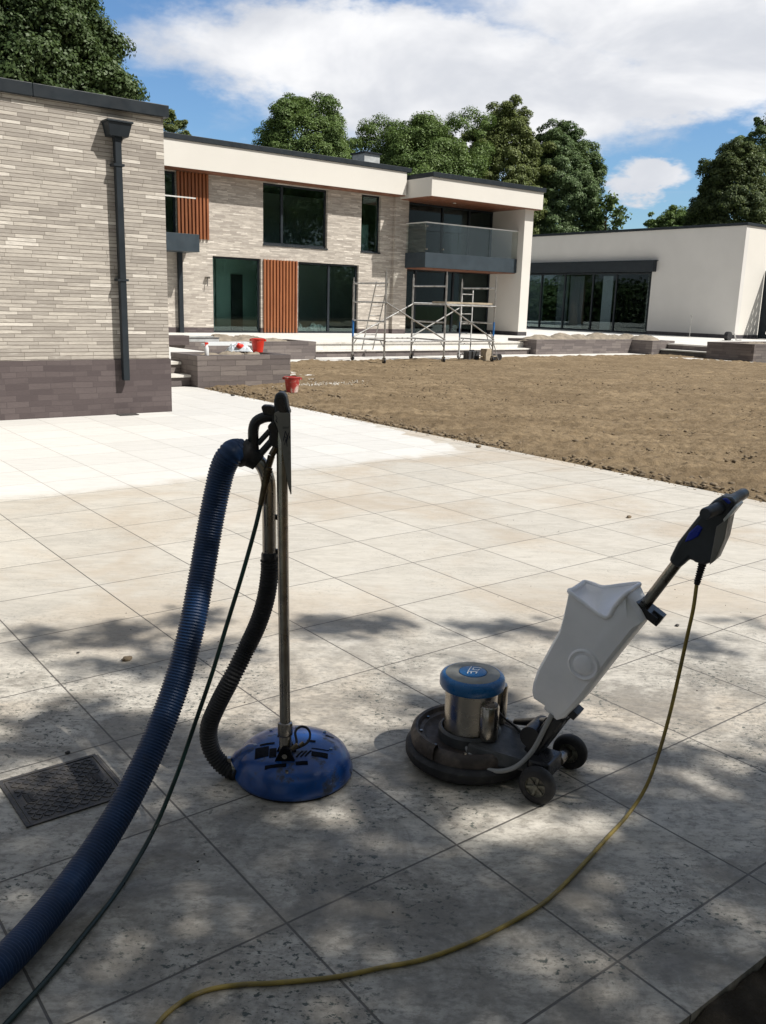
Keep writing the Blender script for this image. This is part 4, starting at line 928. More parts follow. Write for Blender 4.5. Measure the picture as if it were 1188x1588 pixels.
# swivel fittings
b = MB(); b.tube([hd(428, 694, -.02), hd(421, 706, -.022)], .011, 8); b.tube([hd(421, 707, -.022), hd(416.5, 724, -.025)], [.0125, .0105], 6); b.tube([hd(416.5, 725, -.025), hd(411, 752, -.03)], [.0135, .0125], 10)
for k in range(4):
    p_ = hd(415.6 - k * 1.1, 730 + k * 5, -.028); q_ = hd(415.3 - k * 1.1, 732 + k * 5, -.028); b.cyl(p_, q_, .0155, seg=10)
b.tube([hd(411, 752, -.03), hd(404, 784, -.035)], [.012, .0085], 10); b.build('swivel_coupling', 'brass', cl, smooth=40)

def corrugated(pts, r, pitch, amp, seg=24, fine=4):
    sp_ = spline(pts, pitch / fine); rad = []
    for i in range(len(sp_)): rad.append(r + amp * (1.0 if i % fine in (0, 1) else -1.0))
    return MB().tube(sp_, rad, seg)
# black suction hose, part of the machine
bh = [hd(418, 868, 0), hd(418.5, 885, .0), hd(413, 925, .0), hd(401, 965, .0), hd(382, 1006, .0), at(360, 1050, 2.96), at(338, 1092, 2.98), at(324, 1128, 3.0), at(327, 1160, 3.01), at(342, 1183, 3.01), at(359, 1195, 3.01), pb]
corrugated(bh, .029, .0105, .0018, 24).build('suction_hose', 'black_rubber', cl, smooth=70)
b = MB(); p1 = at(356, 1193.5, 3.01); b.tube([p1, p1.lerp(pb, .8)], .033, 20); b.obox(p1 + Vector((0, 0, .038)), RH * .006, FH * .008, Vector((0, 0, .008))); b.build('hose_clamp', 'chrome', cl, smooth=40)

# long blue vacuum hose (a thing of its own: clipped to the cleaner)
def gclamp(u, v, d, r):
    p_ = at(u, v, d)
    if p_.z < r: p_ = atz(u, v, r)
    return p_
hp = [hd(380, 704, 0), hd(370, 700, 0), at(358, 704, 2.80), at(346, 725, 2.81), at(337, 760, 2.82), at(326, 815, 2.82), at(313, 890, 2.80), at(298, 970, 2.76), at(277, 1050, 2.72), at(249, 1128, 2.66), at(215, 1205, 2.58), at(172, 1283, 2.48), at(122, 1357, 2.36), gclamp(68, 1425, 2.24, .05), gclamp(8, 1490, 2.12, .05), gclamp(-70, 1555, 2.0, .05), gclamp(-190, 1640, 1.9, .05)]
b = corrugated(hp, .0400, .0093, .0016, 28); tag(b.build('vacuum_hose', 'blue_hose', smooth=70, origin=(.6, 2.2, 0)), 'thick ribbed blue vacuum hose arching from the surface cleaner down to the lower left corner', 'hose')
gh = [at(404, 784, 2.80), at(395, 822, 2.79), at(375, 893, 2.78), at(352, 968, 2.77), at(329, 1044, 2.76), at(303, 1120, 2.74), at(272, 1208, 2.70), at(237, 1290, 2.62), at(190, 1370, 2.45), gclamp(140, 1437, 2.33, .009), gclamp(85, 1505, 2.2, .009), gclamp(30, 1566, 2.05, .009), gclamp(-40, 1640, 1.9, .009)]
b = MB(); b.tube(spline(gh, .02), .0068, 10); tag(b.build('water_hose', 'green_hose', smooth=60, origin=(.7, 2.0, 0)), 'thin dark green pressure hose running beside the blue hose to the lower left', 'hose')

# ================================================================== ROTARY FLOOR MACHINE (own frame: x towards the handle, y across, z up)
BU = Vector((.32, -.947, 0)).normalized(); BL = Vector((.947, .32, 0)).normalized(); BC = Vector((2.055, 2.095, 0))
bf = thing('floor_machine', 'rotary floor scrubbing machine with blue motor cap and white tank on its tilted handle', 'floor machine', BC, rotz=math.atan2(BU.y, BU.x))
def loc(p_): d = Vector(p_) - BC; return Vector((d.dot(BU), d.dot(BL), p_[2]))
def hp_(u, v, off=0.):                                 # a photo point in the handle's mid plane (shifted sideways by off), in machine coordinates
    q_ = loc(atplane(u, v, BC + BL * (off + YM), BL)); return q_
YM = loc(Vector((2.1685, 1.791, 0))).y
def bd(mb, name, mat, parent=None, **k): return mb.build(name, mat, parent or bf, local=True, **k)
b = MB(); b.lathe([(.0, .02), (.175, .02), (.205, .012), (.222, .018), (.228, .03), (.228, .052), (.218, .062), (.205, .064), (.0, .064)], seg=72); bd(b, 'skirt_ring', 'black_rubber', smooth=40)
b = MB(); b.lathe([(.0, .002), (.188, .002), (.196, .006), (.196, .0195), (0, .0195)], seg=56); bd(b, 'scrub_pad', 'black_rubber', smooth=40)
b = MB(); b.lathe([(.204, .0642), (.202, .085), (.192, .098), (.178, .104), (.165, .100), (.158, .088), (.150, .082), (0, .082)], seg=72); bd(b, 'deck', 'deck_brown', smooth=40)
b = MB()
b.lathe([(.208, .066), (.212, .092), (.206, .112), (.196, .121), (.186, .118), (.180, .1)], seg=44, a0=math.radians(95), a1=math.radians(262)); bd(b, 'guard_rim', 'deck_brown', smooth=50)
for k in range(9):
    a = .5 + k * .66; MB().cyl((.175 * math.cos(a), .175 * math.sin(a), .098), (.175 * math.cos(a), .175 * math.sin(a), .109), .006, seg=6).build('deck_bolt', 'dark_steel', bf, local=True)
# gearbox cover wedge towards the axle
b = MB(); pts = [(.05, -.13), (.17, -.115), (.30, -.07), (.33, -.07), (.33, .07), (.30, .07), (.17, .115), (.05, .13)]
vs = [(x, y, .0645) for x, y in pts] + [(x * .98, y * .85, .118 - .02 * (x > .2)) for x, y in pts]; n_ = len(pts)
b.add(vs, [tuple(range(n_))[::-1], tuple(range(n_, 2 * n_))] + [(i, (i + 1) % n_, n_ + (i + 1) % n_, n_ + i) for i in range(n_)]); bd(b, 'gearbox_cover', 'deck_grey', bevel=.01)
b = MB(); b.lathe([(.112, .083), (.112, .118), (.104, .126), (.1, .126)], seg=56); bd(b, 'motor_flange', 'deck_grey', smooth=40)
mo = MB(); mo.lathe([(.096, .12), (.0935, .128), (.0935, .285), (.0, .285)], seg=64); motor = bd(mo, 'motor', 'chrome', smooth=40)
# capacitor housings beside the motor
for (px_, py_, r_, z1) in ((.088, -.035, .036, .245), (.055, .105, .034, .262)):
    b = MB(); b.lathe([(r_, .12), (r_, z1 - .006), (r_ - .004, z1), (0, z1 + .001)], c=(px_, py_, 0), seg=32); bd(b, 'capacitor_housing', 'chrome', smooth=40)
b = MB(); b.lathe([(.095, .278), (.112, .280), (.1155, .286), (.1155, .312), (.110, .322), (.098, .3275), (.0965, .3275)], seg=72); capo = bd(b, 'motor_cap', 'blue_cap', smooth=45)
b = MB(); b.lathe([(.0963, .3270), (.093, .3295), (.06, .3325), (.0525, .3325), (.05, .330)], seg=64); bd(b, 'cap_top', 'grey_cap', capo, smooth=45)
b = MB(); b.lathe([(.0498, .3296), (.048, .3335), (.03, .3352), (.0, .3355)], seg=48); disc = bd(b, 'badge', 'blue_cap', capo, smooth=45)
# emblem on the badge: a slash, C above, E below
ex = loc(BC + RH + Vector((0, 0, 0))); ex.z = 0; ey = loc(BC + FH); ey.z = 0; ex.normalize(); ey.normalize()
b = MB()
def bar(u0, v0, u1, v1, wd=.0034):
    a = ex * u0 + ey * v0 + Vector((0, 0, .3356)); c_ = ex * u1 + ey * v1 + Vector((0, 0, .3356)); d_ = (c_ - a).normalized(); n_ = Vector((-d_.y, d_.x, 0)) * wd * .5
    b.prism([a - n_, c_ - n_, c_ + n_, a + n_], (0, 0, .0012))
bar(-.002, .037, -.020, -.012, .0022)
for q_ in ((.030, .026, .006, .026), (.006, .026, -.001, .007), (-.001, .007, .020, .004), (.020, .004, .024, .014), (.030, .026, .031, .021)): bar(*q_)
for q_ in ((-.018, -.008, .016, -.011), (-.018, -.008, -.022, -.027), (-.006, -.010, -.010, -.027), (.012, -.011, .008, -.027)): bar(*q_)
b.build('emblem', 'print_white', disc, local=True)
# wheels
AX = loc(Vector((2.1685, 1.791, 0))).x
for s in (-1, 1):
    yc = YM + s * .14
    b = MB(); b.lathe([(.036, -.0195), (.052, -.0195), (.060, -.015), (.063, -.006), (.063, .006), (.060, .015), (.052, .0195), (.036, .0195), (.036, -.0195)], c=(AX, yc, .063), axis=(0, 1, 0), seg=44)
    wh_ = bd(b, 'wheel', 'black_rubber', smooth=45)
    b = MB(); b.lathe([(.0375, -.016), (.034, -.018), (.033, -.010), (.0, -.010)], c=(AX, yc, .063), axis=(0, 1, 0), seg=36); b.lathe([(.0375, .016), (.034, .018), (.033, .010), (.0, .010)], c=(AX, yc, .063), axis=(0, 1, 0), seg=36)
    for k in range(6):
        a = k * math.pi / 3 + .3; dd = Vector((math.cos(a), 0, math.sin(a)))
        for sg in (-1, 1): b.obox(Vector((AX, yc + sg * .012, .063)) + dd * .021, dd * .013, Vector((0, .004, 0)), Vector((-dd.z, 0, dd.x)) * .0042)
    for sg in (-1, 1): b.cyl((AX, yc + sg * .009, .063), (AX, yc + sg * .021, .063), .009, seg=14)
    bd(b, 'hub', 'hub_grey', wh_, smooth=40)
b = MB(); b.cyl((AX, YM - .118, .063), (AX, YM + .118, .063), .010, seg=14); b.cyl((AX, YM + .03, .075), (AX, YM + .112, .070), .020, seg=18); bd(b, 'axle', 'chrome', smooth=40)
# yoke and lower handle housing
sd_ = (hp_(1042, 887) - hp_(850, 1135)).normalized(); s0 = hp_(850, 1135); nrm = Vector((-sd_.z, 0, sd_.x)); yv = Vector((0, 1, 0))
b = MB(); c_ = s0 + sd_ * -.02; b.obox(s0 + sd_ * .005, sd_ * .095, yv * .05, nrm * .026); b.obox((AX - .025, YM - .03, .085), (.04, 0, 0), (0, .06, 0), (0, 0, .03)); bd(b, 'yoke', 'black_plastic', bevel=.008)
b = MB(); b.cyl(s0 + sd_ * -.03 + nrm * .03 + yv * -.055, s0 + sd_ * -.03 + nrm * .03 + yv * .055, .038, seg=28); bd(b, 'pivot_drum', 'black_plastic', smooth=40)
b = MB(); b.tube([hp_(850, 1120, -.01), hp_(833, 1120, .06), hp_(800, 1119, .11), hp_(797, 1121, .11)], [.016, .017, .011, .005], 12); bd(b, 'pedal', 'black_plastic', smooth=50)
# shaft
sh0 = s0 + sd_ * .03; sh1 = hp_(1066, 852)
b = MB(); b.tube([sh0, sh1], .0168, 22); bd(b, 'shaft', 'dark_steel', smooth=40)
# white tank: extruded outline with a wide open mouth
TW = .070
outl = [(892, 911), (885, 934), (877, 965), (858, 1000), (841, 1031), (834, 1052), (831.5, 1066), (834, 1077), (850, 1089), (849, 1095), (869, 1112), (886, 1108), (913, 1080), (962, 1017), (1011, 956), (1003, 941), (983, 914)]
N_ = len(outl); P2 = [hp_(u + (3 if i < 11 else (-3 if i < 16 else -2)), v - 1) for i, (u, v) in enumerate(outl)]
cen = Vector((0, 0, 0))
for p_ in P2: cen += p_
cen /= N_
# widths taper towards the lower end; the mouth is cut by the slanted top
b = MB(); rings = []
cross = ((-1.0, .86), (-.86, .965), (-.62, 1.0), (0, 1.005), (.62, 1.0), (.86, .965), (1.0, .86))
L0 = P2[10]; ax_t = (P2[0] - P2[9]).normalized()
for (t, sc2) in cross:
    rg = []
    for i, p_ in enumerate(P2):
        wloc = TW * (.84 if i in (8, 9, 10, 11) else (.95 if i in (6, 7, 12) else 1.0))
        top = i in (0, 16)
        q_ = cen + (p_ - cen) * (1.0 if top else sc2); q_ = Vector((q_.x, YM + t * wloc, q_.z))
        if top: q_ = cen + (p_ - cen) * 1.0; q_ = Vector((q_.x, YM + t * wloc * .97, q_.z))
        # mouth dips at the near and far sides
        rg.append(q_)
    rings.append(rg)
vmid = [hp_(939, 957), ]
nr = len(rings); vs = [q_ for rg in rings for q_ in rg]
fs = []
for a in range(nr - 1):
    for i in range(N_):
        if i == N_ - 1: continue                        # mouth between last and first point stays open
        fs.append((a * N_ + i, a * N_ + (i + 1), (a + 1) * N_ + (i + 1), (a + 1) * N_ + i))
# side walls with a V shaped lip: fan from the lip's low point
for a, sgn in ((0, -1), (nr - 1, 1)):
    lowp = hp_(939, 957, -TW) if sgn < 0 else hp_(936, 911, TW); lowp = Vector((lowp.x, YM + sgn * TW * .99, lowp.z)); k0 = len(vs); vs.append(lowp)
    cc2 = hp_(905, 1030, -TW); cc2 = Vector((cc2.x, YM + sgn * TW * 1.03, cc2.z)); k1 = len(vs); vs.append(cc2)
    for i in range(N_ - 1): fs.append((a * N_ + i, a * N_ + i + 1, k1))
    fs.append((a * N_ + N_ - 1, k0, k1)); fs.append((k0, a * N_, k1))
b.add(vs, fs); tank = bd(b, 'tank', 'tank_white', smooth=38)
so_ = tank.modifiers.new('thick', 'SOLIDIFY'); so_.thickness = .006; so_.offset = -1
bv = tank.modifiers.new('bevel', 'BEVEL'); bv.width = .007; bv.segments = 3; bv.limit_method = 'ANGLE'; bv.angle_limit = math.radians(35)
# round boss on the near side of the tank
for sgn in (-1,):
    c_ = hp_(905, 1031, -TW); c_ = Vector((c_.x, YM + sgn * (TW * 1.0), c_.z))
    b = MB(); b.lathe([(.054, -.004), (.052, .005), (.046, .007), (.042, .001), (.036, -.002), (.031, .006), (.025, .009), (.0, .009)], c=c_, axis=(0, sgn, 0), seg=40); bd(b, 'tank_boss', 'tank_white', tank, smooth=60)
# rim of the mouth
rim = []
for sgn in (-1, 1):
    A_ = P2[0]; Bq = P2[16]; lowp = hp_(939, 957, -TW) if sgn < 0 else hp_(936, 911, TW)
    seq = [Vector((A_.x, YM, A_.z)), Vector((A_.x, YM + sgn * TW * .55, A_.z)), Vector((A_.x, YM + sgn * TW * .93, A_.z)), Vector((A_.x * .6 + lowp.x * .4, YM + sgn * TW, A_.z * .55 + lowp.z * .45)), Vector((lowp.x, YM + sgn * TW, lowp.z)), Vector((Bq.x * .5 + lowp.x * .5, YM + sgn * TW * .98, Bq.z * .5 + lowp.z * .5)), Vector((Bq.x, YM + sgn * TW * .9, Bq.z)), Vector((Bq.x, YM, Bq.z))]
    b = MB(); b.tube(spline(seq, .008), .0075, 10); bd(b, 'tank_rim', 'tank_white', tank, smooth=60)
vl = hp_(939, 957, -TW); vf = hp_(936, 911, TW); lipn = [P2[0], P2[0].lerp(vl, .5), vl, vl.lerp(P2[16], .5), P2[16]]; mid0 = P2[0]; mid1 = P2[16]
vs = []; fs = []; KT = 10
lipf = [P2[0], P2[0].lerp(vf, .5), vf, vf.lerp(P2[16], .5), P2[16]]
nl = 17
for k in range(KT + 1):
    t = k / KT
    for i in range(nl):
        f_ = i / (nl - 1) * 4; i0 = min(3, int(f_)); w_ = f_ - i0; a = lipn[i0].lerp(lipn[i0 + 1], w_); c_ = lipf[i0].lerp(lipf[i0 + 1], w_); q_ = a.lerp(c_, t ** .8)
        sag = .034 * (math.sin(math.pi * t) ** .6) * (math.sin(math.pi * i / (nl - 1)) ** .6)
        q_ = Vector((q_.x, YM + (-TW + 2 * TW * t) * .93, q_.z)) - sd_ * sag; vs.append(q_)
for k in range(KT):
    for i in range(nl - 1): fs.append((k * nl + i, k * nl + i + 1, (k + 1) * nl + i + 1, (k + 1) * nl + i))
b = MB(); b.add(vs, fs); bd(b, 'fill_recess', 'tank_white', tank, smooth=80)
b = MB(); cc3 = hp_(925, 935); cc3 = Vector((cc3.x, YM + .01, cc3.z)) - sd_ * .05
# clamps holding the tank
cp = hp_(1000, 942)
b = MB(); b.obox(cp, sd_ * .012, yv * .036, nrm * .052); b.obox(cp + nrm * -.045, sd_ * .02, yv * .018, nrm * .018); b.cyl(cp + nrm * -.04 + yv * -.03, cp + nrm * -.04 + yv * .03, .014, seg=14); b.tube([cp + nrm * .0 + yv * -.04, cp + nrm * .0 + yv * -.045 - sd_ * .055 + nrm * .015], .003, 6)
bd(b, 'tank_clamp', 'black_plastic', bevel=.003)
cp2 = hp_(893, 1104)
b = MB(); b.obox(cp2, sd_ * .014, yv * .03, nrm * .013); b.tube([cp2 + yv * -.01, cp2 - sd_ * .06 + nrm * .006 + yv * -.012], .003, 6); bd(b, 'tank_clamp', 'black_plastic', bevel=.002)
# clear feed tube
ft = spline([hp_(721, 1146, -.085), hp_(727, 1166, -.12), hp_(744, 1187, -.145), hp_(770, 1196, -.14), hp_(800, 1189, -.11), hp_(826, 1164, -.08), hp_(846, 1127, -.06), hp_(856, 1108, -.052)], .01)
b = MB(); b.tube(ft, .0085, 12); bd(b, 'feed_tube', 'clear_tube', smooth=60)
# motor lead
b = MB(); b.tube(spline([Vector((.075, -.02, .27)), Vector((.12, .0, .2)), Vector((.16, .04, .15)), Vector((.22, .03, .12)), Vector((.27, .03, .17))], .01), .004, 8); bd(b, 'motor_lead', 'black_rubber', smooth=60)
# handle head
def hpoly(pts, half, name, mat, off=0., parent=None, bev=.008):
    b = MB(); P_ = [hp_(u, v) + yv * (off - half) for u, v in pts]; b.prism(P_, yv * 2 * half); return bd(b, name, mat, parent, bevel=bev)
head = hpoly([(1041, 866), (1046, 871.5), (1057, 879), (1074, 863), (1082, 869), (1097, 873), (1113, 867), (1128, 833), (1135, 800), (1137, 787), (1146, 776), (1138, 769), (1123, 767), (1110, 774), (1095, 789), (1085, 800), (1055, 838)], .034, 'handle_housing', 'grey_plastic', bev=.010)
hpoly([(1116, 813), (1135, 799), (1128, 833), (1113, 866), (1105, 872)], .0375, 'rating_plate', 'plate_grey', 0, head, .002)
hpoly([(1126, 802), (1146, 779), (1148.5, 783), (1136, 798), (1128, 806)], .039, 'trim_strip', 'white_plastic', 0, head, .002)
hpoly([(1067, 837), (1073, 823), (1087, 810), (1095, 815), (1088, 828), (1077, 834)], .039, 'safety_button', 'blue_button', 0, head, .004)
hpoly([(1124, 770), (1131, 769), (1139, 776), (1134, 779)], .037, 'release_button', 'blue_button', 0, head, .003)
# grips stick out sideways (across), bent up along the handle
g0 = hp_(1120, 785)
for sgn in (-1, 1):
    tip = loc(at(1093, 797, 2.47)) if sgn < 0 else loc(at(1154, 765, 2.72))
    mid_ = g0 + yv * sgn * .03
    b = MB(); b.tube([mid_, mid_.lerp(tip, .55), mid_.lerp(tip, .93), tip], [.019, .0175, .0175, .0155], 20); bd(b, 'grip', 'grey_plastic', smooth=50)
b = MB(); 
for k in range(1): b.obox(hp_(1120, 780) , sd_ * .02, yv * .02, nrm * .02)
# strain relief
c0_, c1_ = hp_(1091, 868), hp_(1080.5, 906)
b = MB(); sp_ = [c0_.lerp(c1_, i / 22) for i in range(23)]; b.tube(sp_, [(.0125 - .004 * i / 22) if (i < 5 or i > 19) else (.0105 - .003 * i / 22 + (.0028 if i % 2 else -.001)) for i in range(23)], 14); bd(b, 'strain_relief', 'black_rubber', smooth=30)
bpy.context.view_layer.update()
cw = bf.matrix_world @ c1_
# mains cable
dep = (cw - CAM).dot(FW)
yc_ = [cw, at(1075, 945, dep + .01), at(1065, 990, dep + .04), at(1052, 1050, dep + .09), at(1038, 1110, dep + .14), at(1021, 1170, dep + .2), at(1001, 1222, dep + .25), atz(974, 1263, .007), atz(938, 1303, .0065), atz(900, 1345, .0065), atz(868, 1378, .0065), atz(836, 1405, .0065), atz(780, 1437, .0065), atz(720, 1465, .0065), atz(655, 1488, .0065), atz(594, 1500, .0065), atz(520, 1515, .0065), atz(430, 1524, .0065), atz(372, 1527, .0065), atz(320, 1536, .0065), atz(280, 1555, .0065), atz(245, 1588, .0065), atz(225, 1640, .0065)]
b = MB(); b.tube(spline(yc_, .012), .0058, 12); tag(b.build('power_cable', 'yellow_cable', smooth=60, origin=(1.6, 1.5, 0)), 'dirty yellow power cable hanging from the floor machine handle and trailing over the paving', 'cable')

# ================================================================== TREES
def leaf_mesh(name, C_, R_, size, mat, seed, up=.3, aspect=.62):
    """quads at positions C_ with outward directions R_"""
    r_ = np.random.RandomState(seed); n = len(C_)
    nrm_ = R_ + r_.randn(n, 3) * .5 + np.array([0, 0, up]); nrm_ /= np.linalg.norm(nrm_, axis=1, keepdims=True) + 1e-9
    t = np.cross(nrm_, r_.randn(n, 3)); t /= np.linalg.norm(t, axis=1, keepdims=True) + 1e-9; bt = np.cross(nrm_, t)
    s = size * r_.uniform(.6, 1.35, n)[:, None]
    V = np.stack([C_ - t * s * .5, C_ + bt * s * aspect * .5 + nrm_ * s * .1, C_ + t * s * .5, C_ - bt * s * aspect * .5 + nrm_ * s * .1], 1).reshape(-1, 3)
    Fq = np.arange(4 * n).reshape(n, 4); me = npmesh(name, V, Fq, mat)
    at_ = me.attributes.new('tone', 'FLOAT', 'FACE'); at_.data.foreach_set('value', r_.rand(n).astype(np.float32) ** 2)
    return me
def crown_pts(center, rad, nclump, per, cr, seed, shape='dome', gap=.0):
    r_ = np.random.RandomState(seed); P = []; D = []
    c = np.array(center, float); rad = np.array(rad, float); k = 0
    while k < nclump:
        d = r_.randn(3); d /= np.linalg.norm(d)
        rr = r_.uniform(.45, 1.0) ** .3
        if shape == 'dome' and d[2] < -.55: continue
        q_ = d * rr
        if shape == 'cone':
            h_ = r_.rand() ** 1.25; a = r_.uniform(0, 2 * np.pi); w_ = (1 - h_) ** .62 * r_.uniform(.55, 1.0) ** .5; q_ = np.array([np.cos(a) * w_, np.sin(a) * w_, h_ * 2 - 1])
        cc_ = c + q_ * rad * (1 + .17 * (vnoise(np.array([d[0] * 3.5 + 9 + d[1] * 2]), np.array([d[2] * 3.5 + seed]), seed)[0] - .5) * 2)
        crr = cr * r_.uniform(.5, 1.8); m_ = int(per * (crr / cr) ** 2)
        e = r_.randn(m_, 3); e /= np.linalg.norm(e, axis=1, keepdims=True); e[:, 2] = np.where((e[:, 2] < -.3) & (r_.rand(m_) < .6), -e[:, 2], e[:, 2])
        rad_ = crr * r_.uniform(.55, 1.08, m_)[:, None] * np.array([1, 1, .75])
        P.append(cc_ + e * rad_); D.append(e + q_ * .5); k += 1
    return np.concatenate(P), np.concatenate(D)
def trunk_mb(h, r0, crownc, crownr, seed, limbs=7):
    r_ = random.Random(seed); b = MB(); pts = [Vector((0, 0, -.3))]; 
    for i in range(1, 7): pts.append(Vector((r_.uniform(-.1, .1) * i * .4, r_.uniform(-.1, .1) * i * .4, h * i / 6)))
    b.tube(pts, [r0 * (1.25 if i == 0 else 1 - .12 * i) for i in range(7)], 10)
    for k in range(limbs):
        a = 2 * math.pi * k / limbs + r_.uniform(-.3, .3); s_ = pts[3 + k % 3]; e_ = Vector((crownc[0] + math.cos(a) * crownr[0] * .65, crownc[1] + math.sin(a) * crownr[1] * .65, crownc[2] + crownr[2] * r_.uniform(-.3, .5)))
        m_ = s_.lerp(e_, .5) + Vector((0, 0, -.1 * crownr[2])); b.tube([s_, m_, e_], [r0 * .4, r0 * .22, r0 * .05], 6)
    return b
def tree(label, x, y, crownc, crownr, mat, nclump, per, cr, size, seed, shape='dome', name='tree', group=None, r0=.35, extra=None):
    t = thing(name, label, 'tree', (x, y, -.1), group)
    P, D = crown_pts(crownc, crownr, nclump, per, cr, seed, shape)
    if len(P) > 20000:
        r_ = np.random.RandomState(seed + 5); m_ = int(len(P) * .22); e_ = r_.randn(m_, 3); e_ /= np.linalg.norm(e_, axis=1, keepdims=True); e_[:, 2] = np.abs(e_[:, 2]) * np.where(r_.rand(m_) < .6, 1, -1)
        if shape != 'cone': P = np.concatenate([P, np.array(crownc) + e_ * np.array(crownr) * r_.uniform(.72, .97, m_)[:, None]]); D = np.concatenate([D, e_])
    if extra:
        for (c_, r_, nc_) in extra:
            p2, d2 = crown_pts(c_, r_, nc_, per, cr, seed + 50, 'ball'); P = np.concatenate([P, p2]); D = np.concatenate([D, d2])
    o = bpy.data.objects.new('crown', leaf_mesh('crown', P, D, size, mat, seed)); COL.objects.link(o); o.parent = t
    trunk_mb(max(2, crownc[2] - crownr[2] * .2), r0, crownc, crownr, seed).build('trunk', 'bark', t, smooth=60, local=True)
    return t
def where(u, depth): p_ = at(u, 500, depth); return p_.x, p_.y
def zat(u, v, depth): return at(u, v, depth).z
def mtree(label, u, depth, vtop, halfw, vbot, mat, seed, shape='dome', dens=1., extra=None, cr=None, size=None, name='tree'):
    pm_ = at(u, (vtop + min(vbot, 420)) / 2, depth); x, y = pm_.x, pm_.y; zt_ = zat(u, vtop, depth) + .1; hw = halfw * depth / F; zb = max(.5, zat(u, vbot, depth)); ch = (zt_ - zb) / 2
    cr = cr or hw * .105; size = size or .115 * depth / 55
    n_ = int(170 * dens)
    ex_ = None
    if extra: ex_ = [((at(eu, ev, depth).x - x, at(eu, ev, depth).y - y, zat(eu, ev, depth)), (er * depth / F,) * 3, en) for eu, ev, er, en in extra]
    return tree(label, x, y, (0, 0, zb + ch), (hw - cr * .35, hw - cr * .35, ch - cr * .5 if shape != 'cone' else ch - cr * .3), mat, n_, 205, cr, size, seed, shape, extra=ex_, name=name)
mtree('tall dark green tree rising behind the cream brick building at top left', 42, 27, -75, 128, 300, 'leaf_dark', 11, dens=2.6, extra=[(152, 60, 26, 30), (170, 125, 22, 26), (140, 150, 45, 40), (20, 130, 80, 60), (188, 140, 12, 10)], cr=.34, size=.115)
mtree('low olive tree just showing above the house roof beside the brick corner', 268, 50, 178, 48, 420, 'leaf_olive', 12, dens=1.)
mtree('round topped green tree standing alone above the middle of the house roof', 472, 50, 151, 84, 430, 'leaf_mid', 13, dens=3.4)
mtree('broad green tree behind the roof between the round tree and the olive tree', 655, 60, 192, 102, 460, 'leaf_mid', 14, dens=3.6, extra=[(562, 238, 26, 16), (590, 222, 34, 26), (728, 215, 38, 26)])
mtree('dark pointed conifer top rising behind the broad green tree', 655, 70, 180, 60, 420, 'leaf_conifer', 15, 'dome', dens=1.6)
mtree('olive brown crowned tree above the balcony end of the house', 778, 64, 172, 66, 470, 'leaf_olive', 16, dens=3.4, extra=[(740, 240, 38, 24), (825, 260, 42, 26)])
mtree('grey green tree between the house end and the white wing', 862, 66, 202, 70, 520, 'leaf_grey', 17, dens=3.6, extra=[(890, 300, 42, 30), (902, 240, 22, 14), (921, 268, 12, 7), (932, 262, 6, 4), (840, 330, 45, 25)])
mtree('low hedge like tree behind the white wing roof at right', 1050, 72, 314, 54, 480, 'leaf_mid', 18, dens=1.5, extra=[(1008, 345, 18, 10)])
mtree('large dark conifer with yellow green tips behind the white wing', 1138, 62, 226, 66, 560, 'leaf_conifer', 19, dens=3.4, extra=[(1108, 275, 30, 26), (1168, 262, 44, 34), (1094, 335, 30, 24), (1132, 240, 18, 12)])
mtree('light birch like tree behind the conifer at the right edge', 1182, 72, 172, 46, 420, 'leaf_grey', 20, dens=1.0, extra=[(1150, 218, 13, 7)])
mtree('dark tree standing far behind the gap between house and wing', 960, 90, 395, 60, 500, 'leaf_dark', 23, dens=.6)
# thin sapling with sparse leaf tufts
pm_ = at(940, 335, 64); x, y = pm_.x, pm_.y; t = thing('sapling', 'thin sapling with sparse leaf tufts above the wing roof', 'tree', (x, y, 0)); zt_ = zat(945, 306, 64)
b = MB(); b.tube([(0, 0, -.2), (.1, 0, 3), (0, 0, zt_ - .3)], [.14, .10, .03], 6); P = []; D = []
r_ = np.random.RandomState(3); tips = []
for k in range(11):
    z0 = zt_ - 2.6 + k * .22; a = k * 2.4; L = 2.0 - .14 * k; e_ = np.array([math.cos(a) * L * .9, math.sin(a) * L * .9, z0 + L * .5]); b.tube([(0, 0, z0 - .15), tuple(e_)], [.035, .012], 5)
    for q_ in np.linspace(.45, 1, 5): tips.append(np.array([0, 0, z0 - .15]) * (1 - q_) + e_ * q_)
tips.append(np.array([0, 0, zt_ - .2])); tips.append(np.array([0, 0, zt_]))
for c_ in tips:
    m_ = 15; P.append(c_ + r_.randn(m_, 3) * .16); D.append(r_.randn(m_, 3) + [0, 0, .5])
b.build('trunk', 'bark', t, local=True); o = bpy.data.objects.new('crown', leaf_mesh('crown', np.concatenate(P), np.concatenate(D), .32, 'leaf_grey', 5)); COL.objects.link(o); o.parent = t

# unseen trees added behind the viewer for window reflections and shade: one kind, copied
base_t = tree('dense green unseen tree added behind the viewer for reflections, nearest to the patio', -3, -19, (0, 0, 6.0), (4.6, 4.6, 4.6), 'leaf_mid', 90, 110, 1.1, .34, 31, name='reflection_tree', group='unseen trees added for window reflections')
labs = ['second', 'third', 'fourth', 'fifth', 'sixth', 'seventh', 'eighth', 'ninth']
for i, (x, y, s) in enumerate([(6, -22, 1.15), (15, -20, 1.0), (24, -23, 1.2), (33, -19, 1.1), (42, -22, 1.25), (-12, -14, 1.1), (-17, -3, 1.1), (52, -20, 1.3)]):
    dup(base_t, (x, y, -.1), 'dense green unseen tree added behind the viewer for reflections, %s in the row' % labs[i], rotz=i * 1.3, scale=(s, s, s))

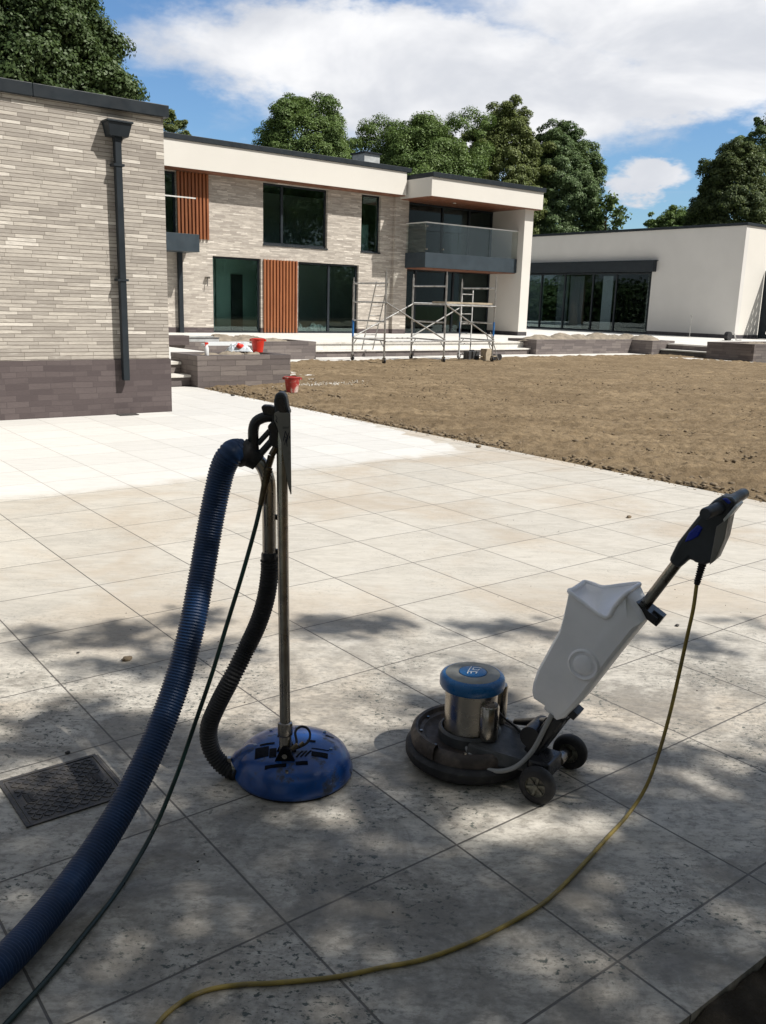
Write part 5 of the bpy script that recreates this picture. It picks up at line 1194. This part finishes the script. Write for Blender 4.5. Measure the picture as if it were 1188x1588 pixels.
hp2, hd2 = crown_pts((0, 0, 2.2), (42, 1.6, 2.6), 900, 60, 1.1, 61, 'ball'); hp2[:, 0] = np.random.RandomState(2).uniform(-42, 42, len(hp2)); hp2[:, 2] = np.abs(hp2[:, 2])
hg = bpy.data.objects.new('hedge', leaf_mesh('hedge', hp2, hd2, .5, 'leaf_dark', 62)); COL.objects.link(hg); hg.location = (18, -26, -.1); tag(hg, 'long dark unseen hedge added behind the viewer for window reflections', 'hedge')  # unseen hedge added so the windows reflect no bright horizon
hg2 = hg.copy(); COL.objects.link(hg2); hg2.location = (-16, 52, -.1); hg2.rotation_euler = (0, 0, math.radians(80)); hg2['label'] = 'long dark unseen hedge added behind the brick building for door reflections'  # unseen copy added to darken what the wing doors reflect
# shade tree standing to the right behind the viewer; its branches dapple the near paving
def px_ground(u, v): p_ = atz(u, v); return np.array([p_.x, p_.y])
rs = np.random.RandomState(77)
holes_ = [((430, 1045), .10), ((372, 1150), .09), ((330, 1118), .07), ((520, 1060), .16), ((600, 1010), .14), ((690, 1000), .16), ((790, 1010), .14), ((380, 1050), .10), ((540, 1272), .07), ((610, 1292), .06), ((548, 1300), .05), ((760, 1290), .09), ((812, 1285), .08), ((700, 1275), .05), ((880, 1272), .10), ((935, 1292), .06), ((975, 1195), .07), ((1075, 1195), .09), ((1120, 1180), .07), ((1130, 1120), .09), ((1000, 1130), .10), ((945, 1150), .07), ((1110, 1412), .055), ((1165, 1430), .05), ((885, 1530), .045), ((990, 1400), .05), ((100, 1100), .07), ((640, 1180), .04), ((610, 1120), .12), ((230, 1060), .07), ((1010, 1040), .10), ((1130, 1050), .10), ((1060, 1090), .08)]
HP = np.array([px_ground(*h[0]) for h in holes_]); HR = np.array([h[1] for h in holes_])
darks = [((545, 975), .11), ((330, 930), .0), ((180, 985), .16), ((60, 990), .14), ((300, 960), .10), ((740, 975), .10), ((820, 980), .10), ((1080, 1000), .10), ((1000, 985), .09), ((740, 1030), .05), ((1150, 970), .07), ((150, 1040), .1)]
nvec = np.array([.565, .825]); tvec = np.array([.825, -.565])
n = 70000
e = rs.uniform(-2.6, 4.45, n); tt = rs.uniform(-6.5, 4.9, n); G_ = e[:, None] * nvec + tt[:, None] * tvec
nz = .55 * vnoise(G_[:, 0] * 2.6 + 40, G_[:, 1] * 2.6 + 40, 3) + .3 * vnoise(G_[:, 0] * 5.8 + 40, G_[:, 1] * 5.8 + 40, 4) + .15 * vnoise(G_[:, 0] * 9 + 40, G_[:, 1] * 9 + 40, 5)
th = np.interp(e, [2.0, 2.6, 3.1, 3.6, 4.15, 4.45], [.18, .38, .60, .685, .70, .75])
ok = nz > th
for c_, r_ in zip(HP, HR): ok &= np.linalg.norm(G_ - c_, axis=1) > r_ * (.8 + .9 * vnoise(G_[:, 0] * 7, G_[:, 1] * 7, 9))
for (x_s, y_s, z_s, r_) in [(1.40, 2.48, 1.0, .16), (1.33, 2.50, .8, .15), (1.28, 2.52, .6, .15), (1.1, 2.4, .4, .14), (1.5, 2.4, .7, .12), (1.48, 2.4, .45, .12), (1.48, 2.36, .1, .14), (2.2, 1.72, .62, .16), (2.17, 1.8, .4, .15), (2.25, 1.5, .75, .12), (2.05, 2.1, .2, .12), (2.29, 1.38, 1.0, .14)]:
    ok |= (np.linalg.norm(G_ - np.array([x_s - .4 * z_s, y_s + .6667 * z_s]), axis=1) < r_) & (rs.rand(n) < .85)
for (uv, r_) in darks: ok |= (np.linalg.norm((G_ - px_ground(*uv)) , axis=1) < r_) & (rs.rand(n) < .8)
ok &= rs.rand(n) < np.interp(e, [-2.2, 1.5, 2.5, 4.4], [.17, .28, .38, .42])
G_ = G_[ok]; e = e[ok]; H_ = 5.6 + 2.6 * rs.rand(len(G_)) + .25 * np.clip(2 - e, 0, 4)
P = np.stack([G_[:, 0] + H_ * .4, G_[:, 1] - H_ * .6667, H_], -1)
per = 5; P = np.repeat(P, per, 0) + rs.randn(len(P) * per, 3) * np.array([.055, .055, .05])
D = rs.randn(len(P), 3) * .3 + np.array([.4, -.66, 1.0])
TX, TY = 7.2, -6.6
st_ = thing('shade_tree', 'big spreading tree behind the viewer whose branches dapple the paving', 'tree', (TX, TY, -.1))
Pl = P - np.array([TX, TY, -.1])
o = bpy.data.objects.new('crown', leaf_mesh('crown', Pl, D, .085, 'leaf_mid', 41, up=.6)); COL.objects.link(o); o.parent = st_
b = MB(); b.tube([(0, 0, -.3), (.05, .1, 2), (-.1, .2, 4), (-.4, .6, 5.6)], [.42, .3, .25, .16], 12)
rr_ = random.Random(8); idx = rs.choice(len(Pl), 34, replace=False)
for i in idx:
    e_ = Vector(Pl[i]); s_ = Vector((-.1, .2, 3.2 + rr_.random() * 2)); m_ = s_.lerp(e_, .5) + Vector((0, 0, .3)); b.tube(spline([s_, m_, e_], .4), list(np.linspace(.07, .012, len(spline([s_, m_, e_], .4)))), 6)
b.build('trunk', 'bark', st_, local=True, smooth=60)
